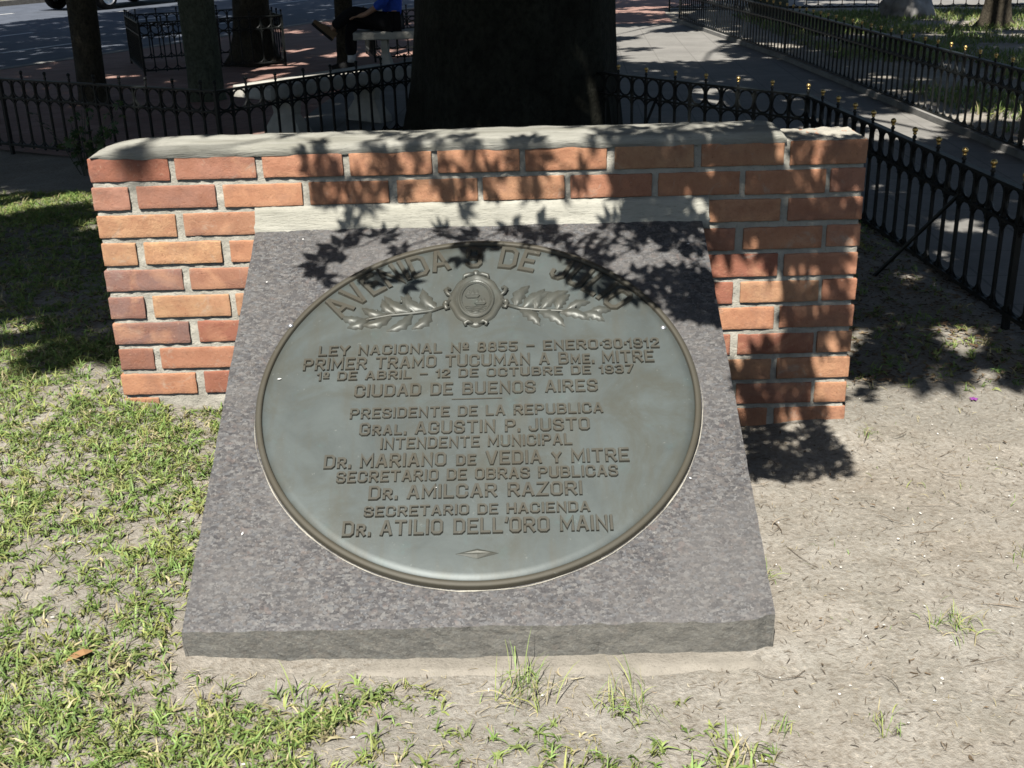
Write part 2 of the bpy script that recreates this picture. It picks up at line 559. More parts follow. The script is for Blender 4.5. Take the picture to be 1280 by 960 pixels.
sheet('sidewalk', [(-3.62, 5.26), (-1.8, 4.21), (-0.66, 5.66), (0.2, 5.0), (0.76, 4.56), (1.9, 6.0), (2.7, 18), (10, 26), rp(10, 45), rp(10, -12), (-9.5, -2), (-7.25, 7.32)], G, M['tile'])
sheet('path', [(2.02, 0.84), (2.24, -2.2), (2.43, -4.7), (2.7, -9), (3.6, -9), (3.3, 4), (2.86, 14.9), (-0.6, 14.9), (-1.6, 8.0), (-1.75, 4.29), (-0.66, 5.66), (0.2, 5.05), (0.76, 4.57), (1.80, 3.36)], G + 0.004, M['path'])
sheet('lawn', [(3.5, -9), (16, -9), (16, 15.2), (2.9, 17.4), (2.86, 14.9), (3.3, 4)], G + 0.002, M['soil'])
sheet('paved_square', [(2.7, 17.7), (16, 15.5), (40, 24), (18, 40)], G + 0.003, M['path'])
sheet('road', [rp(10.15, -20), rp(22.5, -20), rp(22.5, 60), rp(10.15, 60)], G - 0.12, M['asphalt'])
sheet('median', [rp(22.65, -20), rp(28, -20), rp(28, 60), rp(22.65, 60)], G, M['lawn'])
for name, n0, n1 in (('kerb', 9.99, 10.15), ('kerb', 22.5, 22.65)):
    mb = MB()
    a, b, c, d = rp(n0, -20), rp(n1, -20), rp(n1, 60), rp(n0, 60)
    mb.add([(*p, z) for z in (G - 0.3, G + 0.006) for p in (a, b, c, d)],
           [(4, 5, 6, 7), (0, 1, 5, 4), (1, 2, 6, 5), (2, 3, 7, 6), (3, 0, 4, 7)])
    tag(mb.build(name, M['kerb']), kind='structure')
for n, off in ((12.75, 0.0), (15.2, 1.0), (17.5, 2.2), (19.95, 0.6)):
    mb = MB()
    for k in range(-6, 16):
        s = off + 4.4 * k + 1.0
        pts = [rp(n - 0.06, s), rp(n + 0.06, s), rp(n + 0.06, s + 2.0), rp(n - 0.06, s + 2.0)]
        mb.add([(*p, G - 0.116) for p in pts], [(0, 3, 2, 1)])
    tag(mb.build('lane_marking', M['paint']), kind='structure')

# ------------------------------------------------------------------ brick wall
def rough_box(mb, c, h, r, seg, amp, seed):
    """box with rounded, worn edges"""
    def ax(n, hh):
        e = r * 0.9 / hh
        return [-1, -1 + e * 0.4, -1 + e] + [(-1 + e) + (2 - 2 * e) * k / n for k in range(1, n)] + [1 - e, 1 - e * 0.4, 1]
    A = [ax(seg[i], h[i]) for i in range(3)]
    for axis_ in range(3):
        u, v = (axis_ + 1) % 3, (axis_ + 2) % 3
        for sg in (-1, 1):
            vs, fs = [], []
            for a in A[u]:
                for b in A[v]:
                    p = [0, 0, 0]
                    p[axis_] = sg * h[axis_]; p[u] = a * h[u]; p[v] = b * h[v]
                    q_ = [max(-(h[i] - r), min(h[i] - r, p[i])) for i in range(3)]
                    d = Vector([p[i] - q_[i] for i in range(3)])
                    d = d.normalized() * r
                    P = Vector(q_) + d
                    nn = mnoise.noise_vector(Vector((P.x * 28 + seed * 7.1, P.y * 28, P.z * 34 + seed)))
                    P += nn * amp
                    n2_ = mnoise.noise_vector(Vector((P.x * 95 + seed * 3.3, P.y * 95, P.z * 95)))
                    P += n2_ * amp * 0.45
                    vs.append(P + Vector(c))
            nu, nv = len(A[u]), len(A[v])
            for i in range(nu - 1):
                for j in range(nv - 1):
                    f = (i * nv + j, (i + 1) * nv + j, (i + 1) * nv + j + 1, i * nv + j + 1)
                    fs.append(f if sg > 0 else f[::-1])
            mb.add(vs, fs)

wall = thing('brick_wall', 'low orange brick wall with rough pale mortar joints standing behind the granite slab', 'wall', (0, 0, -0.9))
OW = Vector((0, 0, 0.9))
PAL = [(0.55, 0.30, 0.172), (0.53, 0.27, 0.155), (0.56, 0.325, 0.185), (0.50, 0.245, 0.15), (0.46, 0.235, 0.155)]
BROWN = (0.29, 0.175, 0.145)
mb = MB()
special = {(4, 0): BROWN, (5, 0): BROWN, (6, 0): BROWN, (7, 0): (0.32, 0.16, 0.115), (1, 0): (0.42, 0.22, 0.155), (1, 1): (0.42, 0.215, 0.15), (0, 1): (0.47, 0.23, 0.155),
           (2, 0): PAL[2], (3, 1): (0.60, 0.35, 0.19), (3, 0): PAL[2], (5, 1): (0.57, 0.34, 0.19), (2, 1): (0.5, 0.27, 0.165)}
sd_ = 0
for r_ in range(0, 13):
    zc = -r_ * BC - BH / 2
    if r_ % 2 == 0:
        spans = [(-HW + k * BP, -HW + k * BP + BP - 0.021) for k in range(9)]
    else:
        spans = [(-HW, -HW + 0.106)] + [(-HW + 0.127 + k * BP, -HW + 0.127 + k * BP + BP - 0.021) for k in range(8)] + [(HW - 0.117, HW - 0.014)]
    for k, (a, b) in enumerate(spans):
        if r_ == 9 and k == 1:
            continue
        sd_ += 1
        j = random.uniform
        a2, b2 = a + j(-.003, .003), b + j(-.003, .003)
        if k == len(spans) - 1:
            b2 = HW - 0.016 + j(-.004, .003)
        c = special.get((r_, k)) or random.choice(PAL)
        if c in PAL and random.random() < 0.10:
            c = (0.36, 0.15, 0.10)
        f = j(0.9, 1.08)
        mb.col = (c[0] * f, c[1] * f, c[2] * f, 1)
        rough_box(mb, Vector(((a2 + b2) / 2, WD / 2 + j(-.002, .002), zc + j(-.0015, .0015))) + OW, ((b2 - a2) / 2, WD / 2, BH / 2 + j(-.001, .0012)), 0.0028, (20, 4, 6), 0.0014, sd_)
mb.build('brickwork', M['brick'], wall, smooth=True, colors=True)

# mortar core: irregular, set back from the brick faces
def grid_box(x0, x1, y0, y1, z0, z1, step, disp, mb):
    for axis_, (lo, hi) in enumerate(((x0, x1), (y0, y1), (z0, z1))):
        rng_ = [(x0, x1), (y0, y1), (z0, z1)]
        u, v = (axis_ + 1) % 3, (axis_ + 2) % 3
        for sg, val in ((-1, lo), (1, hi)):
            nu = max(1, int((rng_[u][1] - rng_[u][0]) / step)); nv = max(1, int((rng_[v][1] - rng_[v][0]) / step))
            vs, fs = [], []
            for i in range(nu + 1):
                for j in range(nv + 1):
                    p = [0, 0, 0]
                    p[axis_] = val
                    p[u] = rng_[u][0] + (rng_[u][1] - rng_[u][0]) * i / nu
                    p[v] = rng_[v][0] + (rng_[v][1] - rng_[v][0]) * j / nv
                    P = Vector(p)
                    vs.append(disp(P))
            for i in range(nu):
                for j in range(nv):
                    f = (i * (nv + 1) + j, (i + 1) * (nv + 1) + j, (i + 1) * (nv + 1) + j + 1, i * (nv + 1) + j + 1)
                    fs.append(f if sg > 0 else f[::-1])
            mb.add(vs, fs)
mb = MB()
grid_box(-HW + .006, HW - .023, .0068, WD - .007, -1.02, 0.002, 0.010,
         lambda P: P + OW + mnoise.noise_vector(P * 60) * 0.0042 + mnoise.noise_vector(P * 16) * 0.0025, mb)
mb.build('mortar', M['mortar'], wall, smooth=True)

# pale mortar capping, stops short of the last brick on the right
mb = MB()
vs, fs = [], []
NX, NY = 150, 16
X0, X1 = -HW + 0.012, 0.868
prof = [(0.0, -0.003), (-0.0045, 0.008), (-0.004, 0.022)]
for i in range(NX + 1):
    x = X0 + (X1 - X0) * i / NX
    e = min(1.0, (x - X0) / 0.24)
    end = min(1, (X1 - x) / 0.03)
    hump = math.sqrt(max(0, 1 - (1 - e) ** 2)) * 0.8 + 0.2
    hump *= 0.45 + 0.55 * math.sqrt(max(0, 1 - (1 - end) ** 2))
    for k in range(NY + 1):
        if k < 3:
            y, z = prof[k]
            z = z * hump
        else:
            tt = (k - 3) / (NY - 3)
            y = 0.004 + tt * (WD - 0.01)
            z = (0.029 + 0.009 * math.sin(tt * PI)) * hump
            if tt > 0.93:
                z -= 0.02 * (tt - 0.93) / 0.07
        P = Vector((x, y, z))
        P += mnoise.noise_vector(Vector((P.x * 22, P.y * 60, P.z * 60))) * 0.0030 + mnoise.noise_vector(P * 9) * 0.0032
        vs.append(P + OW)
for i in range(NX):
    for k in range(NY):
        fs.append((i * (NY + 1) + k, (i + 1) * (NY + 1) + k, (i + 1) * (NY + 1) + k + 1, i * (NY + 1) + k + 1))
fs.append(tuple(range(NY, -1, -1)))
fs.append(tuple(NX * (NY + 1) + k for k in range(NY + 1)))
# closing bottom
mb.add(vs, fs)
mb.build('mortar_cap', M['cap'], wall, smooth=True)
# thin mortar-coloured patch painting the sunlit whitish top of the bare last brick
mb = MB()
vs, fs = [], []
for i in range(19):
    for k in range(9):
        x, y = 0.872 + 0.16 * i / 18, 0.03 + 0.14 * k / 8
        ed = min(i, 18 - i, k, 8 - k)
        vs.append(Vector((x, y, (0.001 if ed == 0 else 0.0015 + 0.004 * fbm(x, y, 1, 22, 2)) - 0.001)) + OW)
for i in range(18):
    for k in range(8):
        fs.append((i * 9 + k, (i + 1) * 9 + k, (i + 1) * 9 + k + 1, i * 9 + k + 1))
mb.add(vs, fs)
mb.build('sunlit_top_patch', M['mortar'], wall, smooth=True)

# ------------------------------------------------------------------ granite slab
ST, SB = Vector((-0.009, -0.022, -0.209)), Vector((0.0, -1.161, -0.815))
UP = (ST - SB).normalized()
NRM = Vector((1, 0, 0)).cross(UP).normalized()
SL = (ST - SB).length
SW = 0.645
slab = thing('granite_slab', 'sloping grey-brown granite slab leaning on the brick wall and carrying the round plaque', 'stone slab', (0, -1.1, -0.9))
OS = Vector((0, 1.1, 0.9))
mb = MB()
NU, NV = 64, 64
def slab_pt(i, j):
    u = -SW + 2 * SW * i / NU
    v = SL * j / NV
    w = 1.0
    p = ST * (v / SL) + SB * (1 - v / SL)
    p = Vector((p.x + u, p.y, p.z))
    if j == 0:
        p += UP * (0.006 * fbm(u, 0, 3, 9, 4) + 0.004 * fbm(u, 1, 3, 40, 2)) - NRM * (0.0008 + 0.002 * abs(fbm(u, 2, 2, 30, 2)))
        if i >= NU - 1: p += UP * 0.012
    if i in (0, NU):
        s_ = 1 if i else -1
        p.x += s_ * (0.002 * fbm(v, 4, s_, 14, 3) - 0.002)
        p -= NRM * 0.0012
    return p
vs = [slab_pt(i, j) + OS for i in range(NU + 1) for j in range(NV + 1)]
fs = [(i * (NV + 1) + j, (i + 1) * (NV + 1) + j, (i + 1) * (NV + 1) + j + 1, i * (NV + 1) + j + 1) for i in range(NU) for j in range(NV)]
mb.add(vs, fs)
mb.build('top_face', M['granite'], slab)
# split faces: front (slightly undercut), left, right, back
mb = MB()
def skirt(edge, inset, zbot, n):
    m_ = len(edge)
    vs, fs = [], []
    for a in range(m_):
        for k in range(n + 1):
            t_ = k / n
            e = edge[a]
            P = Vector((e.x, e.y, e.z + (zbot - e.z) * t_)) + Vector(inset) * t_
            if 0 < k:
                P += mnoise.noise_vector(P * 26) * 0.003 + mnoise.noise_vector(P * 70) * 0.0012
            vs.append(P + OS)
    for a in range(m_ - 1):
        for k in range(n):
            fs.append((a * (n + 1) + k, a * (n + 1) + k + 1, (a + 1) * (n + 1) + k + 1, (a + 1) * (n + 1) + k))
    mb.add(vs, fs)
front = []
for i in range(0, NU + 1):
    front.append(slab_pt(i, 0))
skirt(front, (0, 0.003, 0), -0.912, 8)
skirt([slab_pt(0, j) for j in range(NV, -1, -1)], (0.012, 0, 0), -0.93, 14)
skirt([slab_pt(NU, j) for j in range(0, NV + 1)], (-0.012, 0, 0), -0.93, 14)
mb.build('split_edge', M['granite_rough'], slab, smooth=False)
# mortar bed between slab and wall
mb = MB()
vs, fs = [], []
NA = 120
pr = [(0.012, -0.148), (-0.001, -0.150), (-0.010, -0.156), (-0.017, -0.172), (-0.022, -0.190), (-0.027, -0.203), (-0.031, -0.214), (-0.028, -0.235)]
for i in range(NA + 1):
    x = -0.652 + 1.306 * i / NA
    for k, (y, z) in enumerate(pr):
        P = Vector((x, y, z))
        P += mnoise.noise_vector(Vector((P.x * 14, P.y * 60, P.z * 70))) * 0.004 + mnoise.noise_vector(P * 70) * 0.003
        vs.append(P + OS)
K = len(pr)
for i in range(NA):
    for k in range(K - 1):
        fs.append((i * K + k, i * K + k + 1, (i + 1) * K + k + 1, (i + 1) * K + k))
mb.add(vs, fs)
o = mb.build('mortar_bed', M['bed'], slab, smooth=True)

mb = MB()
vs, fs = [], []
FX, FY = 60, 14
for i in range(FX + 1):
    for j in range(FY + 1):
        x, y = -0.63 + 1.26 * i / FX, -1.235 + 0.30 * j / FY
        if j == 0: y += 0.03 * fbm(x, 0, 7, 5, 3)
        if i in (0, FX): x += 0.012 * fbm(y, 3, i, 9, 2)
        z = -0.896 + 0.004 * fbm(x, y, 4, 14, 3)
        if j == 0 or i in (0, FX): z = -0.93
        vs.append((x, y, z + 0.9))
for i in range(FX):
    for j in range(FY):
        fs.append((i * (FY + 1) + j, (i + 1) * (FY + 1) + j, (i + 1) * (FY + 1) + j + 1, i * (FY + 1) + j + 1))
mb.add(vs, fs)
o = mb.build('concrete_footing', M['footing'], None, smooth=True)
o.location = (0, 0, -0.9)
tag(o, 'thin worn concrete footing showing along the front foot of the granite slab', 'footing')

# ------------------------------------------------------------------ plaque
PC = Vector((-0.004, -0.591, -0.511))
plq = thing('bronze_plaque', 'round weathered bronze plaque with raised lettering and coat of arms on the granite slab', 'plaque')
pm = Matrix((Vector((1, 0, 0)), UP, NRM)).transposed().to_4x4()
pm.translation = PC
plq.matrix_world = pm
PR = 0.557
mb = MB()
mb.lathe([(0.0001, 0.0150), (0.1, 0.0150), (0.2, 0.0148), (0.3, 0.0145), (0.4, 0.014), (0.47, 0.0135), (0.520, 0.0128), (0.537, 0.0105), (0.5405, 0.0070)], 160)
mb.build('disc', M['bronze'], plq, smooth=True)
mb = MB()
mb.lathe([(0.5405, 0.0070), (0.5415, 0.0140), (0.5432, 0.0160), (0.548, 0.0165), (0.5545, 0.0155), (0.5565, 0.0125), (PR, -0.01)], 160)
mb.build('rim', M['bronze_rim'], plq, smooth=True)
mb = MB()
pts, rad = [], []
for k in range(90):
    a = R(186 + 176 * k / 89)
    rr = 0.5605 + 0.002 * fbm(a, 0, 1, 6, 2)
    pts.append((rr * math.cos(a), rr * math.sin(a), 0.001))
    rad.append(max(0.0004, 0.0017 * (0.55 + 1.2 * fbm(a, 2, 1, 5, 3))) * min(1, k / 8, (89 - k) / 8) + 0.0002)
mb.tube(pts, rad, 6)
mb.build('mortar_bead', M['mortar'], plq, smooth=True)

# stroke alphabet: squared capitals with chamfered corners
FONT = {
 'A': (.62, [[(0, 0), (.26, 1), (.36, 1), (.62, 0)], [(.1, .3), (.52, .3)]]),
 'B': (.60, [[(0, 0), (.46, 0), (.6, .13), (.6, .4), (.48, .52), (.57, .63), (.57, .88), (.45, 1), (0, 1), 'c'], [(0, .52), (.48, .52)]]),
 'C': (.60, [[(.6, .72), (.6, .86), (.46, 1), (.14, 1), (0, .86), (0, .14), (.14, 0), (.46, 0), (.6, .14), (.6, .28)]]),
 'D': (.60, [[(0, 0), (.44, 0), (.6, .16), (.6, .84), (.44, 1), (0, 1), 'c']]),
 'E': (.52, [[(.52, 1), (0, 1), (0, 0), (.52, 0)], [(0, .5), (.42, .5)]]),
 'G': (.60, [[(.6, .74), (.6, .86), (.46, 1), (.14, 1), (0, .86), (0, .14), (.14, 0), (.46, 0), (.6, .14), (.6, .44), (.34, .44)]]),
 'H': (.60, [[(0, 0), (0, 1)], [(.6, 0), (.6, 1)], [(0, .5), (.6, .5)]]),
 'I': (.0, [[(0, 0), (0, 1)]]),
 'J': (.50, [[(.5, 1), (.5, .14), (.36, 0), (.14, 0), (0, .14), (0, .28)]]),
 'L': (.48, [[(0, 1), (0, 0), (.48, 0)]]),
 'M': (.76, [[(0, 0), (0, 1), (.38, .28), (.76, 1), (.76, 0)]]),
 'N': (.60, [[(0, 0), (0, 1), (.6, 0), (.6, 1)]]),
 'O': (.60, [[(.14, 0), (.46, 0), (.6, .14), (.6, .86), (.46, 1), (.14, 1), (0, .86), (0, .14), 'c']]),
 'P': (.58, [[(0, 0), (0, 1), (.44, 1), (.58, .87), (.58, .59), (.44, .46), (0, .46)]]),
 'R': (.60, [[(0, 0), (0, 1), (.44, 1), (.58, .87), (.58, .59), (.44, .46), (0, .46)], [(.32, .46), (.6, 0)]]),
 'S': (.58, [[(.58, .76), (.58, .87), (.45, 1), (.13, 1), (0, .87), (0, .65), (.13, .54), (.45, .46), (.58, .35), (.58, .13), (.45, 0), (.13, 0), (0, .13), (0, .24)]]),
 'T': (.60, [[(0, 1), (.6, 1)], [(.3, 1), (.3, 0)]]),
 'U': (.60, [[(0, 1), (0, .14), (.14, 0), (.46, 0), (.6, .14), (.6, 1)]]),
 'V': (.62, [[(0, 1), (.27, 0), (.35, 0), (.62, 1)]]),
 'Y': (.62, [[(0, 1), (.31, .48), (.62, 1)], [(.31, .48), (.31, 0)]]),
 'Z': (.58, [[(0, 1), (.58, 1), (0, 0), (.58, 0)]]),
 '0': (.50, [[(.12, 0), (.38, 0), (.5, .14), (.5, .86), (.38, 1), (.12, 1), (0, .86), (0, .14), 'c']]),
 '1': (.16, [[(0, .78), (.16, 1), (.16, 0)]]),
 '2': (.50, [[(0, .75), (0, .87), (.13, 1), (.37, 1), (.5, .87), (.5, .62), (0, .1), (0, 0), (.5, 0)]]),
 '3': (.50, [[(0, .87), (.12, 1), (.38, 1), (.5, .87), (.5, .62), (.38, .52), (.15, .52)], [(.38, .52), (.5, .4), (.5, .13), (.38, 0), (.12, 0), (0, .13)]]),
 '5': (.50, [[(.5, 1), (0, 1), (0, .56), (.37, .56), (.5, .43), (.5, .13), (.37, 0), (.12, 0), (0, .13)]]),
 '7': (.50, [[(0, 1), (.5, 1), (.15, 0)]]),
 '8': (.50, [[(.12, 0), (.38, 0), (.5, .12), (.5, .4), (.38, .52), (.12, .52), (0, .4), (0, .12), 'c'], [(.12, .52), (.04, .62), (.04, .88), (.14, 1), (.36, 1), (.46, .88), (.46, .62), (.38, .52)]]),
 '9': (.50, [[(.5, .56), (.38, .46), (.12, .46), (0, .58), (0, .87), (.12, 1), (.38, 1), (.5, .87), (.5, .13), (.38, 0), (.12, 0), (0, .13)]]),
 'º': (.30, [[(.08, .5), (.22, .5), (.3, .6), (.3, .9), (.22, 1), (.08, 1), (0, .9), (0, .6), 'c'], [(0, .3), (.3, .3)]]),
 '.': (.0, [[(0, -.05), (0, .09)]]), '·': (.0, [[(0, .43), (0, .57)]]), '-': (.45, [[(0, .5), (.45, .5)]]), "'": (.05, [[(.05, 1.02), (0, .78)]]),
}
def ribbon(mb, pts, closed, hw, z0, z1, tf):
    P = [Vector((x, y)) for x, y in pts]
    n = len(P)
    if not closed:
        d0 = (P[0] - P[1]).normalized(); d1 = (P[-1] - P[-2]).normalized()
        P[0] = P[0] + d0 * hw * 0.9; P[-1] = P[-1] + d1 * hw * 0.9
    Lf, Rt, Lo, Ro = [], [], [], []
    for i in range(n):
        if closed or 0 < i < n - 1:
            a = (P[i] - P[i - 1]).normalized(); b = (P[(i + 1) % n] - P[i]).normalized()
        else:
            a = b = (P[1] - P[0]).normalized() if i == 0 else (P[-1] - P[-2]).normalized()
        na, nb = Vector((-a.y, a.x)), Vector((-b.y, b.x))
        mm = (na + nb)
        mm = mm.normalized() if mm.length > 1e-4 else na
        s_ = 1 / max(0.45, mm.dot(na))
        Lf.append(P[i] + mm * hw * 0.8 * s_); Rt.append(P[i] - mm * hw * 0.8 * s_)
        Lo.append(P[i] + mm * hw * 1.25 * s_); Ro.append(P[i] - mm * hw * 1.25 * s_)
    vs = []
    for i in range(n):
        vs += [tf(Lo[i], z0), tf(Lf[i], z1), tf(Rt[i], z1), tf(Ro[i], z0)]
    fs = []
    for i in range(n if closed else n - 1):
        j = (i + 1) % n
        for k in range(3):
            fs.append((i * 4 + k, i * 4 + k + 1, j * 4 + k + 1, j * 4 + k))
    if not closed:
        fs.append((0, 1, 2, 3)); e = (n - 1) * 4; fs.append((e + 3, e + 2, e + 1, e))
    mb.add(vs, fs)

SCAP = 0.76
def layout(text, gap=0.34, space=0.55):
    """list of (char, x, scale) and total width, in cap heights"""
    out, x = [], 0.0
    for ch in text:
        if ch == ' ':
            x += space; continue
        s_ = SCAP if ch.islower() and ch != 'º' else 1.0
        C = ch.upper() if ch != 'º' else ch
        w, _ = FONT[C]
        g = gap * (0.75 if C in ".·'" else 1)
        out.append((C, x, s_)); x += w * s_ + g
    return out, x - gap
zc_ = [0]
def emit(mb, ch, tf, s_, hw):
    w, strokes = FONT[ch]
    for st in strokes:
        closed = st[-1] == 'c'
        pts = [p for p in st if p != 'c']
        zc_[0] = (zc_[0] + 1) % 7
        ribbon(mb, [(p[0] * s_, p[1] * s_) for p in pts], closed, hw, 0.011, 0.0198 + zc_[0] * 0.00012, tf)

LINES = [
 ("LEY NACIONAL Nº 8855 - ENERO·30·1912", -.411, .465, .135, .167, 1),
 ("PRIMER TRAMO TUCUMAN A Bme. MITRE", -.446, .447, .087, .125, 1),
 ("1º DE ABRIL - 12 DE OCTUBRE DE 1937", -.407, .392, .050, .077, 1),
 ("CIUDAD DE BUENOS AIRES", -.308, .297, -.006, .032, 1),
 ("PRESIDENTE DE LA REPUBLICA", -.314, .306, -.076, -.045, 1),
 ("Gral. AGUSTIN P. JUSTO", -.287, .270, -.128, -.091, 1),
 ("INTENDENTE MUNICIPAL", -.233, .225, -.172, -.138, .95),
 ("Dr. MARIANO de VEDIA y MITRE", -.365, .358, -.225, -.187, 1),
 ("SECRETARIO DE OBRAS PUBLICAS", -.332, .329, -.268, -.237, 1),
 ("Dr. AMILCAR RAZORI", -.252, .241, -.318, -.281, 1),
 ("SECRETARIO DE HACIENDA", -.260, .257, -.366, -.339, 1),
 ("Dr. ATILIO DELL'ORO MAINI", -.306, .306, -.417, -.378, 1),
]
for text, x0, x1, y0, y1, hs in LINES:
    H = (y1 - y0) * hs * 0.88
    lay, wid = layout(text)
    sx = (x1 - x0) / wid
    mb = MB()
    for ch, x, s_ in lay:
        emit(mb, ch, lambda p, z, X=x: Vector((x0 + (X + p.x) * sx, y0 + p.y * H, z)), s_, 0.106)
    mb.build('inscription', M['bronze_letter'], plq)
lay, wid = layout("AVENIDA 9 DE JULIO", 0.34, 0.62)
mb = MB()
r0, H = 0.452, 0.070
A0, A1 = R(143), R(37.5)
for ch, x, s_ in lay:
    w = FONT[ch][0]
    ac = A0 + (A1 - A0) * (x + w / 2) / wid
    sc_ = abs(A0 - A1) * (r0 + H / 2) / wid / H
    def tf(p, z, ac=ac, w=w):
        px, py = (p.x - w / 2) * H * sc_, p.y * H + r0
        ca, sa = math.cos(ac - PI / 2), math.sin(ac - PI / 2)
        return Vector((px * ca - py * sa, px * sa + py * ca, z))
    emit(mb, ch, tf, 1.0, 0.10)
mb.build('inscription', M['bronze_letter'], plq)
# rule and lozenge
mb = MB()
mb.bar((-0.066, -0.0225, 0.0155), (0.060, -0.0225, 0.0155), 0.0028, 0.004)
mb.build('rule', M['bronze_letter'], plq)
mb = MB()
mb.add([(-.05, -.472, .0145), (0, -.485, .0145), (.048, -.472, .0145), (0, -.459, .0145), (-.03, -.472, .0185), (0, -.477, .0195), (.03, -.472, .0185), (0, -.467, .0195)],
       [(0, 1, 5, 4), (1, 2, 6, 5), (2, 3, 7, 6), (3, 0, 4, 7), (4, 5, 6, 7)])
mb.build('lozenge', M['bronze_relief'], plq)

# coat of arms: oval shield with two ships inside a scrolled cartouche
cx, cy = -0.007, 0.322
def ell(rx, ry, z, n=40, ph=0):
    return [(cx + rx * math.cos(2 * PI * k / n), cy + ry * math.sin(2 * PI * k / n), z) for k in range(n)]
mb = MB()
vs, fs = [], []
RINGS = [(0.072, 0.096, 0.012), (0.070, 0.094, 0.019), (0.064, 0.088, 0.0225), (0.055, 0.078, 0.0225), (0.050, 0.072, 0.0185), (0.047, 0.068, 0.0185)]
n = 48
for rx, ry, z in RINGS:
    for k in range(n):
        a = 2 * PI * k / n
        wv = 1 + 0.045 * math.cos(4 * a) + 0.03 * math.cos(8 * a)
        vs.append((cx + rx * wv * math.cos(a), cy + ry * wv * math.sin(a), z))
for i in range(len(RINGS) - 1):
    for k in range(n):
        fs.append((i * n + k, i * n + (k + 1) % n, (i + 1) * n + (k + 1) % n, (i + 1) * n + k))
fs.append(tuple((len(RINGS) - 1) * n + k for k in range(n)))
mb.add(vs, fs)
for sx in (-1, 1):
    for sy, yy, xx in ((1, 0.030, 0.076), (-1, -0.022, 0.078)):
        mb.tube([(cx + sx * (xx - 0.014), cy + yy - 0.020 * sy, 0.018), (cx + sx * xx, cy + yy - 0.010 * sy, 0.021), (cx + sx * (xx + 0.006), cy + yy + 0.004, 0.021), (cx + sx * xx, cy + yy + 0.012 * sy, 0.020), (cx + sx * (xx - 0.007), cy + yy + 0.008 * sy, 0.018)], [0.004, 0.006, 0.0065, 0.006, 0.004], 8)
    mb.ball((cx + sx * 0.080, cy - 0.014, 0.02), 0.009, 10, 6)
    mb.tube([(cx + sx * 0.006, cy - 0.092, 0.020), (cx + sx * 0.020, cy - 0.085, 0.023), (cx + sx * 0.030, cy - 0.088, 0.021), (cx + sx * 0.026, cy - 0.097, 0.018)], [0.004, 0.007, 0.006, 0.004], 8)
    mb.tube([(cx + sx * 0.004, cy + 0.094, 0.020), (cx + sx * 0.018, cy + 0.090, 0.023), (cx + sx * 0.032, cy + 0.086, 0.022), (cx + sx * 0.034, cy + 0.076, 0.019)], [0.006, 0.0075, 0.006, 0.004], 8)
mb.ball((cx, cy + 0.098, 0.019), 0.011, 10, 6, (1, 1.1, 0.8))
cart = mb.build('cartouche', M['bronze_relief'], plq, smooth=True)
mb = MB()
vs, fs = [], []
for rx, ry, z in ((0.044, 0.064, 0.018), (0.043, 0.063, 0.0225), (0.040, 0.059, 0.0235), (0.037, 0.055, 0.0205)):
    vs += ell(rx, ry, z, n)
for i in range(3):
    for k in range(n):
        fs.append((i * n + k, i * n + (k + 1) % n, (i + 1) * n + (k + 1) % n, (i + 1) * n + k))
fs.append(tuple(3 * n + k for k in range(n)))
mb.add(vs, fs)
def ship(x, y, s_):
    mb.add([(x - s_, y, .0205), (x + s_, y, .0205), (x + .7 * s_, y - .5 * s_, .0205), (x - .7 * s_, y - .5 * s_, .0205), (x - s_, y + .02 * s_, .0245), (x + s_, y + .02 * s_, .0245), (x + .65 * s_, y - .42 * s_, .0245), (x - .65 * s_, y - .42 * s_, .0245)],
           [(4, 7, 6, 5), (0, 3, 7, 4), (1, 5, 6, 2), (2, 6, 7, 3), (0, 4, 5, 1)])
    for k in (-.55, 0.05, .6):
        mb.bar((x + k * s_, y, .0215), (x + k * s_, y + 1.5 * s_ * (1 - .25 * abs(k)), .0215), .0012, .002)
        mb.add([(x + k * s_ - .28 * s_, y + .25 * s_, .0215), (x + k * s_ + .24 * s_, y + .25 * s_, .0215), (x + k * s_ + .16 * s_, y + 1.15 * s_, .0215), (x + k * s_ - .2 * s_, y + 1.15 * s_, .0215), (x + k * s_, y + .7 * s_, .0228)],
               [(0, 1, 4), (1, 2, 4), (2, 3, 4), (3, 0, 4)])
ship(cx - 0.009, cy + 0.010, 0.020)
ship(cx + 0.012, cy - 0.018, 0.016)
for k in range(5):
    yy = cy - 0.030 - 0.006 * k
    hw_ = 0.034 * math.sqrt(max(0.02, 1 - ((yy - cy) / 0.058) ** 2))
    mb.tube([(cx - hw_ + 2 * hw_ * i / 8, yy + 0.0016 * math.sin(i * 1.9 + k), 0.0212) for i in range(9)], 0.0013, 5)
mb.tube(ell(0.0455, 0.066, 0.0205, 40), 0.0045, 8, closed=True)
mb.tube(ell(0.0395, 0.0575, 0.0225, 40), 0.0022, 6, closed=True)
mb.ball((cx, cy - 0.054, 0.0215), 0.008, 10, 6, (1.5, .6, .6))
mb.build('shield', M['bronze_relief'], cart, smooth=False)

